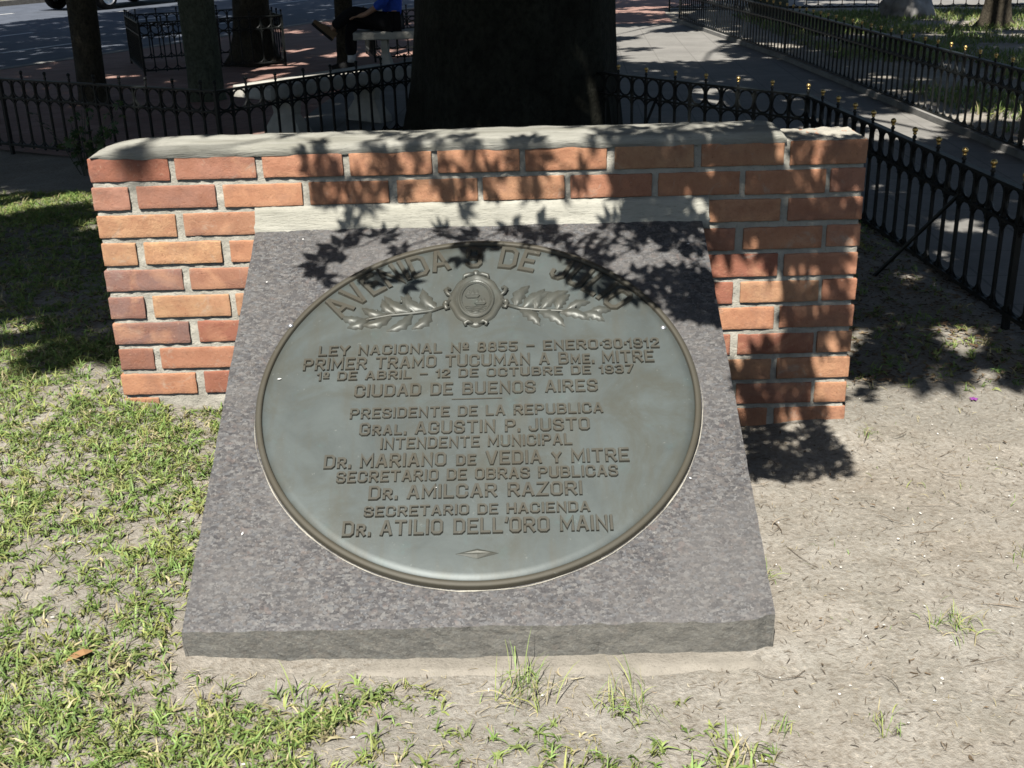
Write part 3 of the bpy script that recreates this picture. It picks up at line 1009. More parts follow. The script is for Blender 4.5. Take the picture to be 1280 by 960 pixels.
# laurel and oak sprays either side
def leaf_relief(mb, bx, by, ang, L, Wd, z):
    ca, sa = math.cos(ang), math.sin(ang)
    K = 8
    vs = []
    for i in range(K + 1):
        s_ = i / K
        w = Wd * math.sin(PI * min(1, s_ * 0.95 + 0.05)) ** 0.8 * (1 - 0.25 * s_)
        w *= 1 + 0.22 * math.cos(i * PI)
        zz = z + 0.007 * math.sin(PI * s_) + 0.002
        for k, o_ in enumerate((-1, -0.5, 0, 0.5, 1)):
            x, y = s_ * L, o_ * w
            y += 0.12 * L * math.sin(PI * s_)
            h_ = zz * 1.0 if k in (1, 3) else (zz - 0.0028 if k == 2 else 0.012)
            vs.append((bx + x * ca - y * sa, by + x * sa + y * ca, h_))
    fs = [(i * 5 + k, (i + 1) * 5 + k, (i + 1) * 5 + k + 1, i * 5 + k + 1) for i in range(K) for k in range(4)]
    mb.add(vs, fs)
for sx in (-1, 1):
    mb = MB()
    stem = [(cx + sx * 0.082, cy - 0.022), (cx + sx * 0.12, cy - 0.038), (cx + sx * 0.17, cy - 0.045), (cx + sx * 0.23, cy - 0.050), (cx + sx * 0.285, cy - 0.062), (cx + sx * 0.31, cy - 0.072)]
    mb.tube([(x, y, 0.0165) for x, y in stem], [0.005, 0.0055, 0.005, 0.0045, 0.004, 0.0025], 7)
    A = lambda d: R(d) if sx > 0 else PI - R(d)
    for (dx, dy, ang, L, w) in ((0.105, -0.030, 62, 0.085, 0.019), (0.125, -0.036, 35, 0.095, 0.02), (0.12, -0.044, -50, 0.075, 0.018), (0.16, -0.040, 70, 0.075, 0.018), (0.175, -0.040, 40, 0.095, 0.02), (0.17, -0.05, -42, 0.085, 0.018), (0.215, -0.045, 55, 0.065, 0.016), (0.225, -0.055, -22, 0.08, 0.016), (0.24, -0.048, 22, 0.07, 0.014), (0.285, -0.060, -30, 0.062, 0.016), (0.30, -0.062, 8, 0.058, 0.014)):
        leaf_relief(mb, cx + sx * dx, cy + dy, A(ang), L * 1.02, w * sx * 1.12, 0.0180)
    for (dx, dy) in ((0.145, 0.005), (0.20, -0.002), (0.265, -0.035)):
        mb.ball((cx + sx * dx, cy + dy, 0.0185), 0.0055, 8, 5)
    mb.build('laurel_spray', M['bronze_relief'], plq, smooth=True)
for px_, py_ in ((-0.497, 0.243), (0.485, 0.205)):
    mb = MB()
    mb.ball((px_, py_, 0.018 if px_ < 0 else 0.013), 0.0075, 12, 6, (1, 1, 0.7))
    mb.build('fixing_stud', M['chrome'], plq, smooth=True)

# ------------------------------------------------------------------ iron railings
SP, FH = 0.125, 0.52
ringN = 14
def railing(name, label, pts, group=None, H=FH, sp=SP, finial_lit=True, closed_end=(True, True), stays=(), kerb=False, fmat='brass'):
    root = thing(name, label, 'railing', (pts[0][0], pts[0][1], G), 0, group)
    O = Vector((pts[0][0], pts[0][1], G))
    P = [Vector((x, y, G)) - O for x, y in pts]
    rails = [MB(), MB(), MB()]
    pick = MB()
    fins = []
    zt, zm, zb = H, H - 0.132, 0.055
    cnt = 0
    for a, b in zip(P[:-1], P[1:]):
        L = (b - a).length
        d = (b - a).normalized()
        n = max(1, round(L / sp))
        s = L / n
        for mbx, z, w, h in ((rails[0], zt, 0.034, 0.012), (rails[1], zm, 0.024, 0.012), (rails[2], zb, 0.03, 0.016)):
            mbx.bar(a + Vector((0, 0, z)), b + Vector((0, 0, z)), w, h)
        for k in range(n + 1):
            p = a + d * s * k
            end = k in (0, n)
            if not (k == n and b is not P[-1]):
                bw = 0.024 if end else 0.013
                pick.bar(p + Vector((0, 0, -0.03 if end else zb - 0.02)), p + Vector((0, 0, zt + 0.004)), bw, bw, d)
                pick.bar(p + Vector((0, 0, zm - 0.03)), p + Vector((0, 0, zt - 0.012)), 0.012, 0.022, Vector((0, 0, 1)).cross(d)) if not end else None
                if k % 2 == 0 or end:
                    fins.append(p)
            if k < n:
                c = p + d * s / 2
                # ring between the top rails
                r = min(s, 0.12) / 2 - 0.003
                pick.tube([c + d * r * math.cos(2 * PI * i / ringN) + Vector((0, 0, (zt + zm) / 2 + 0.060 * math.sin(2 * PI * i / ringN))) for i in range(ringN)], 0.0065, 5, closed=True)
                # arch below, loop at the foot
                r2 = s / 2
                pick.tube([c + d * r2 * math.cos(PI * i / 8) + Vector((0, 0, zm - 0.066 + 0.062 * math.sin(PI * i / 8))) for i in range(9)], 0.0055, 5)
                pick.tube([c - d * r2 * math.cos(PI * i / 8) + Vector((0, 0, zb + 0.064 - 0.060 * math.sin(PI * i / 8))) for i in range(9)], 0.0055, 5)
    for mbx, nm in zip(rails, ('top_rail', 'middle_rail', 'bottom_rail')):
        mbx.build(nm, M['iron'], root)
    pick.build('picket_panel', M['iron'], root)
    base = None
    for p in fins[:98]:
        if base is None:
            f = MB()
            f.lathe([(0.009, -0.034), (0.006, -0.02), (0.011, -0.012), (0.006, -0.004), (0.006, 0.0)], 8)
            ns = len(f.f)
            f.ball((0, 0, 0.004), 0.0085, 10, 6, (1.1, 1.1, 0.7)); f.ball((0, 0, 0.020), 0.0128, 12, 8)
            base = f.build('ball_finial', M[fmat], root, smooth=True)
            base.data.materials.append(M['iron'])
            for pg in base.data.polygons[:ns]: pg.material_index = 1
            base.location = p + Vector((0, 0, zt + 0.034))
        else:
            c = base.copy(); COL.objects.link(c); c.parent = root
            c.location = p + Vector((0, 0, zt + 0.034))
    for a, b in stays:
        sb = MB()
        sb.tube([Vector(a) - O, Vector(b) - O], 0.009, 6)
        sb.build('stay', M['iron'], root)
    if kerb:
        kb = MB()
        for a, b in zip(P[:-1], P[1:]):
            kb.bar(a + Vector((0, 0, 0.012)), b + Vector((0, 0, 0.012)), 0.09, 0.075)
        kb.build('plinth', M['kerb'], root)
    return root
railing('iron_railing', 'dark shaded iron railing running left of the thick trunk behind the brick wall', [(-7.2, 7.28), (-3.60, 5.22), (-1.80, 4.20), (-0.56, 5.74)], 'black iron railings', fmat='iron')
railing('iron_railing', 'black iron railing with brass balls passing right of the wall and bending to the trunk', [(0.62, 4.70), (1.745, 3.34), (1.93, 0.84), (2.16, -2.2), (2.35, -4.7)], 'black iron railings', stays=[((1.893, 1.34, G + 0.40), (1.66, 1.62, -0.90)), ((1.0, 4.23, G + 0.40), (0.80, 4.05, -0.89))])
railing('iron_railing', 'long black iron railing on the far side of the grey path beside the lawn', [(3.62, -2.5), (3.30, 4.1), (3.05, 9.8), (2.60, 15.0)], 'black iron railings', kerb=True)
railing('iron_railing', 'distant thin railing across the far edge of the lawn behind the boulder', [(2.75, 17.4), (6.7, 16.05), (12.0, 14.2)], 'black iron railings', sp=0.19)
railing('tree_guard', 'small square iron guard round the dark tree beside the avenue', [(-3.98, 9.80), (-2.54, 10.42), (-3.12, 11.80), (-4.55, 11.16), (-3.98, 9.80)], 'iron tree guards', H=0.56, fmat='iron')
railing('tree_guard', 'small iron guard partly hidden behind the seated person and bench', [(-1.52, 10.55), (-0.50, 10.75), (-0.72, 11.75), (-1.74, 11.55), (-1.52, 10.55)], 'iron tree guards', H=0.5, fmat='iron')

# ------------------------------------------------------------------ trees
def tube_trunk(mb, base, top, r0, r1, flare=1.6, n=20, seg=22, seed=0, amp=0.05, bend=0.0, lobes=0):
    vs, fs = [], []
    base, top = Vector(base), Vector(top)
    for i in range(seg + 1):
        t_ = i / seg
        c = base.lerp(top, t_) + Vector((bend * math.sin(PI * t_), 0.3 * bend * math.sin(2 * PI * t_), 0))
        hgt = (top - base).length * t_
        r = r0 + (r1 - r0) * t_
        fl = (flare - 1) * math.exp(-hgt / (r0 * 0.9))
        for k in range(n):
            a = 2 * PI * k / n
            rr = r * (1 + fl * (1 + 0.45 * math.cos(5 * a + seed)))
            rr *= 1 + amp * fbm(math.cos(a) * 2 + seed, math.sin(a) * 2, hgt * 0.8, 1.5, 3)
            if lobes:
                rr *= 1 + 0.04 * math.cos(lobes * a + seed)
            vs.append(c + Vector((rr * math.cos(a), rr * math.sin(a), 0)))
    for i in range(seg):
        for k in range(n):
            fs.append((i * n + k, i * n + (k + 1) % n, (i + 1) * n + (k + 1) % n, (i + 1) * n + k))
    mb.add(vs, fs)

NL = 7
def leaf_base():
    v, f = [], []
    for k in range(NL):
        a = R(-115 + 230 * k / (NL - 1))
        L = 1.0 - 0.22 * abs(k - (NL - 1) / 2) / ((NL - 1) / 2)
        d = np.array([math.sin(a), math.cos(a), 0]); s_ = np.array([d[1], -d[0], 0])
        o = len(v)
        v += [d * 0.06, d * L * 0.55 + s_ * 0.175 + np.array([0, 0, .05]), d * L + np.array([0, 0, -.10]), d * L * 0.55 - s_ * 0.175 + np.array([0, 0, .05])]
        f.append([o, o + 1, o + 2, o + 3])
    return np.array(v), np.array(f)
LB, LF = leaf_base()
SVn = np.array(SV)
def leaves_mesh(name, pos, size, parent, flat=0.5, seed=1, nlow=0):
    """palmate leaves at pos, roughly facing the light"""
    r = np.random.default_rng(seed)
    n = len(pos)
    fl = np.full((n, 1), flat); fl[:nlow] = 0.5
    nz = SVn[None] + r.normal(0, 1, (n, 3)) * fl; nz /= np.linalg.norm(nz, axis=1)[:, None]
    tx = r.normal(0, 1, (n, 3)); tx -= nz * (tx * nz).sum(1)[:, None]; tx /= np.linalg.norm(tx, axis=1)[:, None]
    ty = np.cross(nz, tx)
    sz = np.asarray(size)
    v = pos[:, None] + sz[:, None, None] * (LB[None, :, 0:1] * tx[:, None] + LB[None, :, 1:2] * ty[:, None] + LB[None, :, 2:3] * nz[:, None])
    f = LF[None] + (np.arange(n) * len(LB))[:, None, None]
    g = r.uniform(0.6, 1.3, n)
    col = np.stack([0.055 * g * r.uniform(.8, 1.3, n), 0.095 * g, 0.025 * g, np.ones(n)], 1)
    return np_mesh(name, v.reshape(-1, 3), f.reshape(-1, 4), M['leaf'], np.repeat(col, len(LB), 0), parent)

def nz2(x, y, s, seed):
    return np.array([mnoise.noise(Vector((a * s, b * s, seed))) for a, b in zip(x, y)])

def cast(xs_, ys_, zs_, t0, t1, r):
    """points up the sunbeam from places in shade"""
    t_ = r.uniform(t0, t1, len(xs_))
    p = np.stack([xs_, ys_, zs_], 1)
    return p + SVn[None] * t_[:, None]

def shade_field(x0, x1, y0, y1, dens, thr, scale, seed, t0, t1, z=G, keep=None, stretch=1.0):
    r = np.random.default_rng(seed)
    n = int((x1 - x0) * (y1 - y0) * dens)
    x, y = r.uniform(x0, x1, n), r.uniform(y0, y1, n)
    k = nz2(x * stretch, y, scale, seed * 1.7) + 0.7 * nz2(x * stretch, y, scale * 2.7, seed) > thr
    if keep is not None:
        k &= keep(x, y)
    return cast(x[k], y[k], np.full(k.sum(), z), t0, t1, r)

def make_tree(name, label, base, height, r0, r1, mat, crown, crown_size, nlimb=14, seed=0, flare=1.5, bend=0.0, flat=0.7, n=20, amp=0.06, lobes=0, group=None, nlow=0):
    root = thing(name, label, 'tree', base, 0, group)
    O = Vector(base)
    mb = MB()
    top = Vector((0.15, -0.2, height))
    tube_trunk(mb, (0, 0, -0.1), top, r0, r1, flare, n, 26, seed, amp, bend, lobes)
    mb.build('trunk', mat, root, smooth=True)
    r = np.random.default_rng(seed + 50)
    if len(crown):
        mb = MB()
        pick_ = crown[r.choice(len(crown), min(nlimb * 6, len(crown)), replace=False)]
        # spread: farthest point choice
        ch = [pick_[0]]
        for _ in range(nlimb - 1):
            d = np.min([np.linalg.norm(pick_ - c, axis=1) for c in ch], axis=0)
            ch.append(pick_[d.argmax()])
        for c in ch:
            c = Vector(c) - O
            if c.length < 0.5: continue
            st = Vector((0, 0, height)).lerp(Vector((0, 0, height * 0.72)), r.random()) + Vector((0.1, -0.12, 0))
            mid = st.lerp(c, 0.5) + Vector((0, 0, 0.18 * (c - st).length))
            pts = []
            for i in range(11):
                t_ = i / 10
                p = st * (1 - t_) ** 2 + mid * 2 * t_ * (1 - t_) + c * t_ ** 2
                p += mnoise.noise_vector(p * 0.9 + Vector((seed, 0, 0))) * 0.12 * t_
                pts.append(p)
            rb = min(r1 * 0.45, 0.02 + 0.022 * (c - st).length)
            mb.tube(pts, [rb * (1 - i / 10) + 0.006 for i in range(11)], 7)
        mb.build('limbs', mat, root, smooth=True)
        if nlow:
            # twigs: each low leaf hangs on its nearest neighbour already on the bough
            P = crown[:nlow] - np.array(O)[None]
            inn = [int(P[:, 2].argmax())]
            best = np.linalg.norm(P - P[inn[0]], axis=1); par = np.full(nlow, inn[0])
            done = np.zeros(nlow, bool); done[inn[0]] = True
            mb = MB()
            for _ in range(nlow - 1):
                i = int(np.where(done, 1e9, best).argmin())
                a, b = Vector(P[par[i]]), Vector(P[i])
                L = (a - b).length
                mid = a.lerp(b, 0.5) + mnoise.noise_vector(a * 3) * 0.18 * L
                rr3 = 0.0022 + 0.006 * min(1, L)
                mb.tube([a, mid, b], [rr3, rr3 * 0.9, 0.002], 5)
                done[i] = True
                d = np.linalg.norm(P - P[i], axis=1)
                k = d < best
                best[k] = d[k]; par[k] = i
            c0 = Vector(P[inn[0]])
            st = Vector((-0.1, -0.3, height * 0.8))
            mb.tube([st.lerp(c0, i / 8) + Vector((0, 0, 0.7 * math.sin(PI * i / 8))) for i in range(9)], [0.09 - 0.0095 * i for i in range(9)], 8)
            mb.build('twigs', mat, root, smooth=True)
        leaves_mesh('foliage', crown - np.array(O)[None], crown_size, root, flat, seed, nlow)
    return root

# --- crown of the big tree: the low outer sprays shade the wall and plaque
rr_ = np.random.default_rng(3)
low_p, low_s = [], []
PLAQUE_SPRAYS = [(-0.43, 0.493, 1), (-0.385, 0.55, 1), (-0.442, 0.44, 1), (-0.368, 0.623, 0.7), (-0.279, 0.599, 0.8), (-0.226, 0.55, 0.6), (-0.286, 0.418, 0.7), (-0.203, 0.396, 0.8), (-0.326, 0.426, 0.6), (-0.028, 0.642, 1), (-0.092, 0.617, 0.7), (-0.005, 0.573, 1), (0.023, 0.513, 0.9), (-0.044, 0.503, 0.8), (0.092, 0.63, 0.7), (0.165, 0.623, 0.9), (0.154, 0.567, 0.7), (0.228, 0.597, 0.8), (0.237, 0.523, 0.8), (0.296, 0.489, 1), (0.255, 0.433, 0.9), (0.319, 0.393, 1), (0.373, 0.375, 1), (0.306, 0.56, 0.8), (0.367, 0.557, 0.9), (0.356, 0.46, 0.8), (0.441, 0.409, 1), (0.413, 0.334, 0.8), (0.487, 0.386, 1), (0.552, 0.42, 1), (0.498, 0.315, 0.8), (0.56, 0.334, 0.9), (0.601, 0.281, 0.9), (0.631, 0.265, 0.8), (0.551, 0.517, 0.9), (0.61, 0.547, 0.9), (0.491, 0.602, 0.9), (0.559, 0.599, 0.9), (0.618, 0.613, 0.9), (0.435, 0.615, 0.8), (0.378, 0.614, 0.8), (0.61, 0.45, 0.9), (0.451, 0.537, 0.6), (0.612, 0.371, 1)]
def low(P, t_, s_):
    t_ = max(t_, (0.80 - P[2]) / SV.z)
    low_p.append(np.array(P) + SVn * t_); low_s.append(s_)
for u, v, s_ in PLAQUE_SPRAYS:
    low(PC + Vector((1, 0, 0)) * u + UP * v, rr_.uniform(1.2, 1.55), 0.094 * s_)
def on_wall(x0, x1, z0, z1, n, t0, t1, s0, s1, y=0.0):
    for _ in range(n):
        low((rr_.uniform(x0, x1), y, rr_.uniform(z0, z1)), rr_.uniform(t0, t1), rr_.uniform(s0, s1))
on_wall(0.42, 1.25, -0.34, 0.10, 74, 1.7, 2.5, 0.07, 0.115)
on_wall(0.85, 1.20, -0.62, -0.35, 10, 1.9, 2.7, 0.055, 0.085)
on_wall(0.92, 1.10, -0.60, -0.42, 7, 2.0, 2.8, 0.055, 0.08)
on_wall(0.62, 1.02, -0.92, -0.64, 42, 1.9, 2.6, 0.05, 0.085)
on_wall(-0.10, 0.42, -0.17, 0.06, 13, 1.7, 2.6, 0.055, 0.085)
on_wall(-0.50, -0.32, -0.17, 0.06, 8, 1.7, 2.4, 0.055, 0.08)
on_wall(-0.30, -0.08, -0.09, 0.04, 5, 2.0, 2.8, 0.05, 0.075)
on_wall(-0.99, -0.95, 0.0, 0.03, 2, 4.6, 5.2, 0.07, 0.08)
for _ in range(34):
    low((rr_.uniform(-0.62, 0.95), rr_.uniform(0.0, 0.2), 0.03), rr_.uniform(2.2, 3.2), rr_.uniform(0.05, 0.08))
for _ in range(58):
    low((rr_.uniform(0.75, 1.03), rr_.uniform(-0.34, -0.05), -0.885), rr_.uniform(1.5, 2.4), rr_.uniform(0.045, 0.075))
low_p, low_s = np.array(low_p), np.array(low_s)

rg = np.random.default_rng(8)
def edge_keep(x, y):
    """front limit of the big shade"""
    e = np.where(x < -1.0, 0.45 + 0.12 * np.sin(x * 5), np.where(x > 1.05, 0.22 + 0.18 * np.sin(x * 4.3 + 1), 0.30))
    strip = (x < -1.2) & (x > -4) & (y > 3.2 + 0.12 * np.sin(x * 7)) & (y < 3.8)
    kx, kz = SV.x / SV.y, SV.z / -SV.y
    xw = x - y * kx
    hits = (xw > -1.32) & (xw < 1.28) & (-0.87 + y * kz < 0.44)
    fleck = nz2(x * 1.3, y * 2.0, 1.5, 41.0) + 0.5 * nz2(x * 1.3, y * 2.0, 4.0, 43.0)
    hole = ((x < -1.15) | (x > 1.15)) & (fleck > 0.36)
    return (y > e) & ~strip & ~hits & ~hole
near = shade_field(-5.6, 3.4, 0.2, 4.6, 190, -0.62, 1.5, 21, 3.8, 7.0, -0.85, edge_keep)
near_s = rg.uniform(0.14, 0.24, len(near))
def off_bench(x, y):
    ax, ay, bx, by = -1.95, 5.50, -0.75, 7.05
    t_ = np.clip(((x - ax) * (bx - ax) + (y - ay) * (by - ay)) / ((bx - ax) ** 2 + (by - ay) ** 2), 0, 1)
    d = np.hypot(x - ax - t_ * (bx - ax), y - ay - t_ * (by - ay))
    return d > 0.34 + 0.16 * np.sin(t_ * 17)
mid_ = shade_field(-3.0, 2.6, 4.6, 8.0, 80, -0.22, 0.9, 22, 5.5, 9.0, G, off_bench)
mid_s = rg.uniform(0.2, 0.3, len(mid_))
tk = np.random.default_rng(17)
an_ = tk.uniform(-2.9, -0.25, 210)
trk = cast(0.07 + 0.68 * np.cos(an_), 5.15 + 0.68 * np.sin(an_), tk.uniform(-0.75, 1.6, 210), 3.6, 6.5, tk)
crown = np.concatenate([low_p, near, mid_, trk])
csz = np.concatenate([low_s, near_s, mid_s, tk.uniform(0.14, 0.24, 210)])
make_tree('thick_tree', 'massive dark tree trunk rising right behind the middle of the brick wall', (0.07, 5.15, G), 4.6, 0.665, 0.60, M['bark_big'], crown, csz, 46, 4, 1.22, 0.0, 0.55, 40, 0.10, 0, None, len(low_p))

def tree_shade(seed, x0, x1, y0, y1, dens, thr, sc=0.7, t0=6.5, t1=10.0, keep=None, st=1.0):
    p = shade_field(x0, x1, y0, y1, dens, thr, sc, seed, t0, t1, G, keep, st)
    return p, np.random.default_rng(seed).uniform(0.26, 0.40, len(p))
nrm = lambda x, y: x * RN.x + y * RN.y
# street trees: keep the near lanes in shade, leave the far lanes in the sun
c1 = tree_shade(31, -13, -3.0, 4.4, 13, 46, -0.52, keep=lambda x, y: (nrm(x, y) < 17.6))
c2 = tree_shade(32, -5.2, -1.9, 5.5, 14, 40, -0.2, 0.8, keep=lambda x, y: (nrm(x, y) < 17.6) & off_bench(x, y))
c3 = tree_shade(33, -13, -1.5, 13, 32, 38, -0.5, keep=lambda x, y: (nrm(x, y) < 17.6))
c4 = tree_shade(34, -2.2, 1.2, 7.5, 20, 44, -0.26, 0.75, keep=off_bench)
c5 = tree_shade(35, 0.8, 6.2, 7.0, 14.5, 36, 0.02, 0.55, st=0.7)
c5b = tree_shade(37, -1.0, 6.5, 14.5, 24, 36, -0.3, 0.6)
c5 = (np.concatenate([c5[0], c5b[0]]), np.concatenate([c5[1], c5b[1]]))
c6 = tree_shade(36, 2.6, 11, -2, 17, 36, -0.08, 0.5, st=0.7)
make_tree('street_tree', 'slim dark trunk leftmost behind the left railing', (-3.86, 7.75, G), 4.8, 0.128, 0.125, M['bark_brown'], *c1, 22, 5, 1.3, 0.02)
make_tree('street_tree', 'pale greenish grey trunk standing in front of the iron tree guard', (-2.79, 7.75, G), 5.0, 0.155, 0.195, M['bark_green'], *c2, 18, 6, 1.2, -0.02)
make_tree('street_tree', 'dark flared tree trunk enclosed by the square iron guard', (-2.98, 10.75, G), 5.4, 0.22, 0.15, M['bark_brown'], *c3, 26, 7, 1.8, 0.05)
make_tree('street_tree', 'thin dark trunk beside the seated person', (-1.83, 10.3, G), 4.6, 0.10, 0.10, M['bark_brown'], *c4, 18, 8, 1.2)
make_tree('street_tree', 'dark flared tree trunk on the lawn at the far right', (6.55, 12.95, G), 5.0, 0.16, 0.14, M['bark_brown'], *c6, 24, 9, 2.1)
make_tree('street_tree', 'low broad tree base behind the far railing near the top edge', (4.0, 15.3, G), 5.0, 0.26, 0.2, M['bark_green'], *c5, 22, 10, 1.5)

# ------------------------------------------------------------------ benches, person, car, boulders
def bench(name, label, center, ang, L, depth, h, th=0.09):
    root = thing(name, label, 'bench', (center[0], center[1], G), ang, 'concrete benches')
    mb = MB()
    rough_box(mb, (0, 0, h - th / 2), (L / 2, depth / 2, th / 2), 0.012, (14, 5, 3), 0.003, 3)
    mb.build('seat', M['concrete'], root, smooth=True)
    for sx in (-1, 1):
        mb = MB()
        x = sx * (L / 2 - 0.32)
        zt, w0, w1 = h - th - 0.001, 0.07, 0.13
        vs = []
        for z, k, t_ in ((-0.05, 0.20, w1), (0.05, 0.195, w1), (zt * 0.55, 0.11, w0), (zt, 0.14, w0)):
            vs += [(x - t_ / 2, -k, z), (x + t_ / 2, -k, z), (x + t_ / 2, k, z), (x - t_ / 2, k, z)]
        fs = []
        for i in range(3):
            for k in range(4):
                fs.append((i * 4 + k, i * 4 + (k + 1) % 4, (i + 1) * 4 + (k + 1) % 4, (i + 1) * 4 + k))
        mb.add(vs, fs)
        mb.build('leg', M['concrete'], root)
    return root
ba = math.atan2(1.27, 0.98)
bench('concrete_bench', 'empty pale concrete bench close behind the left railing', (-1.17 - 0.79 * 0.24, 5.74 + 0.61 * 0.24), ba, 1.50, 0.42, 0.41)
bench('concrete_bench', 'shaded concrete bench the seated person in blue sits on', (-1.05, 9.72), 0.02, 1.15, 0.40, 0.42, 0.08)

def skin_obj(name, verts, edges, radii, mat, parent, root=0, sub=2):
    me = bpy.data.meshes.new(name)
    me.from_pydata(verts, edges, [])
    o = bpy.data.objects.new(name, me)
    COL.objects.link(o)
    md = o.modifiers.new('skin', 'SKIN'); md.use_smooth_shade = True
    sb = o.modifiers.new('sub', 'SUBSURF'); sb.levels = sub; sb.render_levels = sub
    for i, r_ in enumerate(radii):
        rr2 = r_ if hasattr(r_, '__len__') else (r_, r_)
        me.skin_vertices[0].data[i].radius = rr2
        me.skin_vertices[0].data[i].use_root = (i == root)
    dg = bpy.context.evaluated_depsgraph_get()
    nm = bpy.data.meshes.new_from_object(o.evaluated_get(dg))
    o.modifiers.clear()
    o.data = nm
    nm.materials.clear(); nm.materials.append(mat)
    nm.polygons.foreach_set('use_smooth', [True] * len(nm.polygons))
    o.parent = parent
    return o
# seated, facing -x, right leg crossed over the left knee
per = thing('person', 'person in blue top and dark trousers sitting cross-legged on the shaded bench', 'person', (-1.22, 9.70, G))
J = {}
body_v = [(0, 0, .50), (0.02, 0, .66), (0.03, 0, .84), (0.01, 0, .97), (-0.02, 0, 1.06), (-0.045, 0, 1.14),      # 0-5 spine, neck, head base
          (-0.06, 0, 1.24), (-0.05, 0, 1.33),                                                                    # 6-7 head
          (0.02, -.17, .95), (-0.05, -.22, .72), (-0.26, -.16, .60),                                             # 8-10 near arm
          (0.02, .17, .95), (-0.05, .22, .72), (-0.26, .14, .60),                                                # 11-13 far arm
          (-0.02, .09, .49), (-0.44, .09, .50), (-0.47, .10, .10),                                                # 14-16 far leg, foot down
          (-0.02, -.09, .50), (-0.40, -.03, .62), (-0.66, -.04, .44)]                                             # 17-19 near leg crossed
body_e = [(0, 1), (1, 2), (2, 3), (3, 4), (4, 5), (5, 6), (6, 7), (3, 8), (8, 9), (9, 10), (3, 11), (11, 12), (12, 13), (0, 14), (14, 15), (15, 16), (0, 17), (17, 18), (18, 19)]
body_r = [(.13, .10), (.12, .09), (.14, .10), (.12, .085), .052, .055, (.075, .092), (.06, .075), .05, .04, .028, .05, .04, .028, .085, .058, .036, .085, .058, .036]
# fingers
for wi, sy in ((10, -1), (13, 1)):
    w = Vector(body_v[wi])
    pi = len(body_v)
    body_v.append(tuple(w + Vector((-.07, 0, -.015)))); body_e.append((wi, pi)); body_r.append((.030, .016))
    for k, (dy, L) in enumerate(((-.026, .075), (-.009, .085), (.009, .08), (.026, .062))):
        a_ = len(body_v)
        b0 = w + Vector((-.09, dy, -.018))
        body_v += [tuple(b0), tuple(b0 + Vector((-L * .55, dy * .2, -.008))), tuple(b0 + Vector((-L * .9, dy * .2, -.03)))]
        body_e += [(pi, a_), (a_, a_ + 1), (a_ + 1, a_ + 2)]
        body_r += [.0095, .0085, .007]
    a_ = len(body_v)
    body_v += [tuple(w + Vector((-.05, -.035 * sy, -.01))), tuple(w + Vector((-.085, -.055 * sy, -.015)))]
    body_e += [(pi, a_), (a_, a_ + 1)]
    body_r += [.011, .008]
body = skin_obj('body', body_v, body_e, body_r, M['skin'], per)
mb = MB()
mb.ball((-0.035, 0, 1.29), 0.108, 16, 10, (0.95, 0.80, 0.98))
mb.build('hair', M['hair'], per, smooth=True)
mb = MB()
hd = Vector((-0.075, 0, 1.235))
mb.ball(hd + Vector((-0.065, 0, -0.01)), 0.016, 10, 6, (1.3, .8, 1.3))
for sy in (-1, 1):
    mb.ball(hd + Vector((-0.055, sy * .032, 0.022)), 0.010, 10, 6)
    mb.ball(hd + Vector((0.03, sy * .078, 0.0)), 0.026, 10, 6, (.7, .35, 1.1))
mb.ball(hd + Vector((-0.058, 0, -0.055)), 0.018, 10, 6, (.6, 1.3, .4))
mb.build('face', M['skin'], body, smooth=True)
skin_obj('shirt', [(0.0, 0, .54), (0.02, 0, .68), (0.03, 0, .84), (0.012, 0, .975), (0.02, -.17, .955), (-0.045, -.22, .73), (-.15, -.19, .665), (0.02, .17, .955), (-0.045, .22, .73), (-.15, .185, .665)],
         [(0, 1), (1, 2), (2, 3), (3, 4), (4, 5), (5, 6), (3, 7), (7, 8), (8, 9)], [(.155, .125), (.14, .11), (.16, .12), (.12, .095), .068, .058, .05, .068, .058, .05], M['blue'], per)
skin_obj('trousers', [(0.01, 0, .52), (-0.02, .095, .50), (-0.45, .095, .505), (-0.475, .10, .14), (-0.02, -.095, .51), (-0.41, -.03, .625), (-0.63, -.04, .465)],
         [(0, 1), (1, 2), (2, 3), (0, 4), (4, 5), (5, 6)], [(.16, .12), .10, .078, .062, .10, .078, .058], M['trouser'], per)
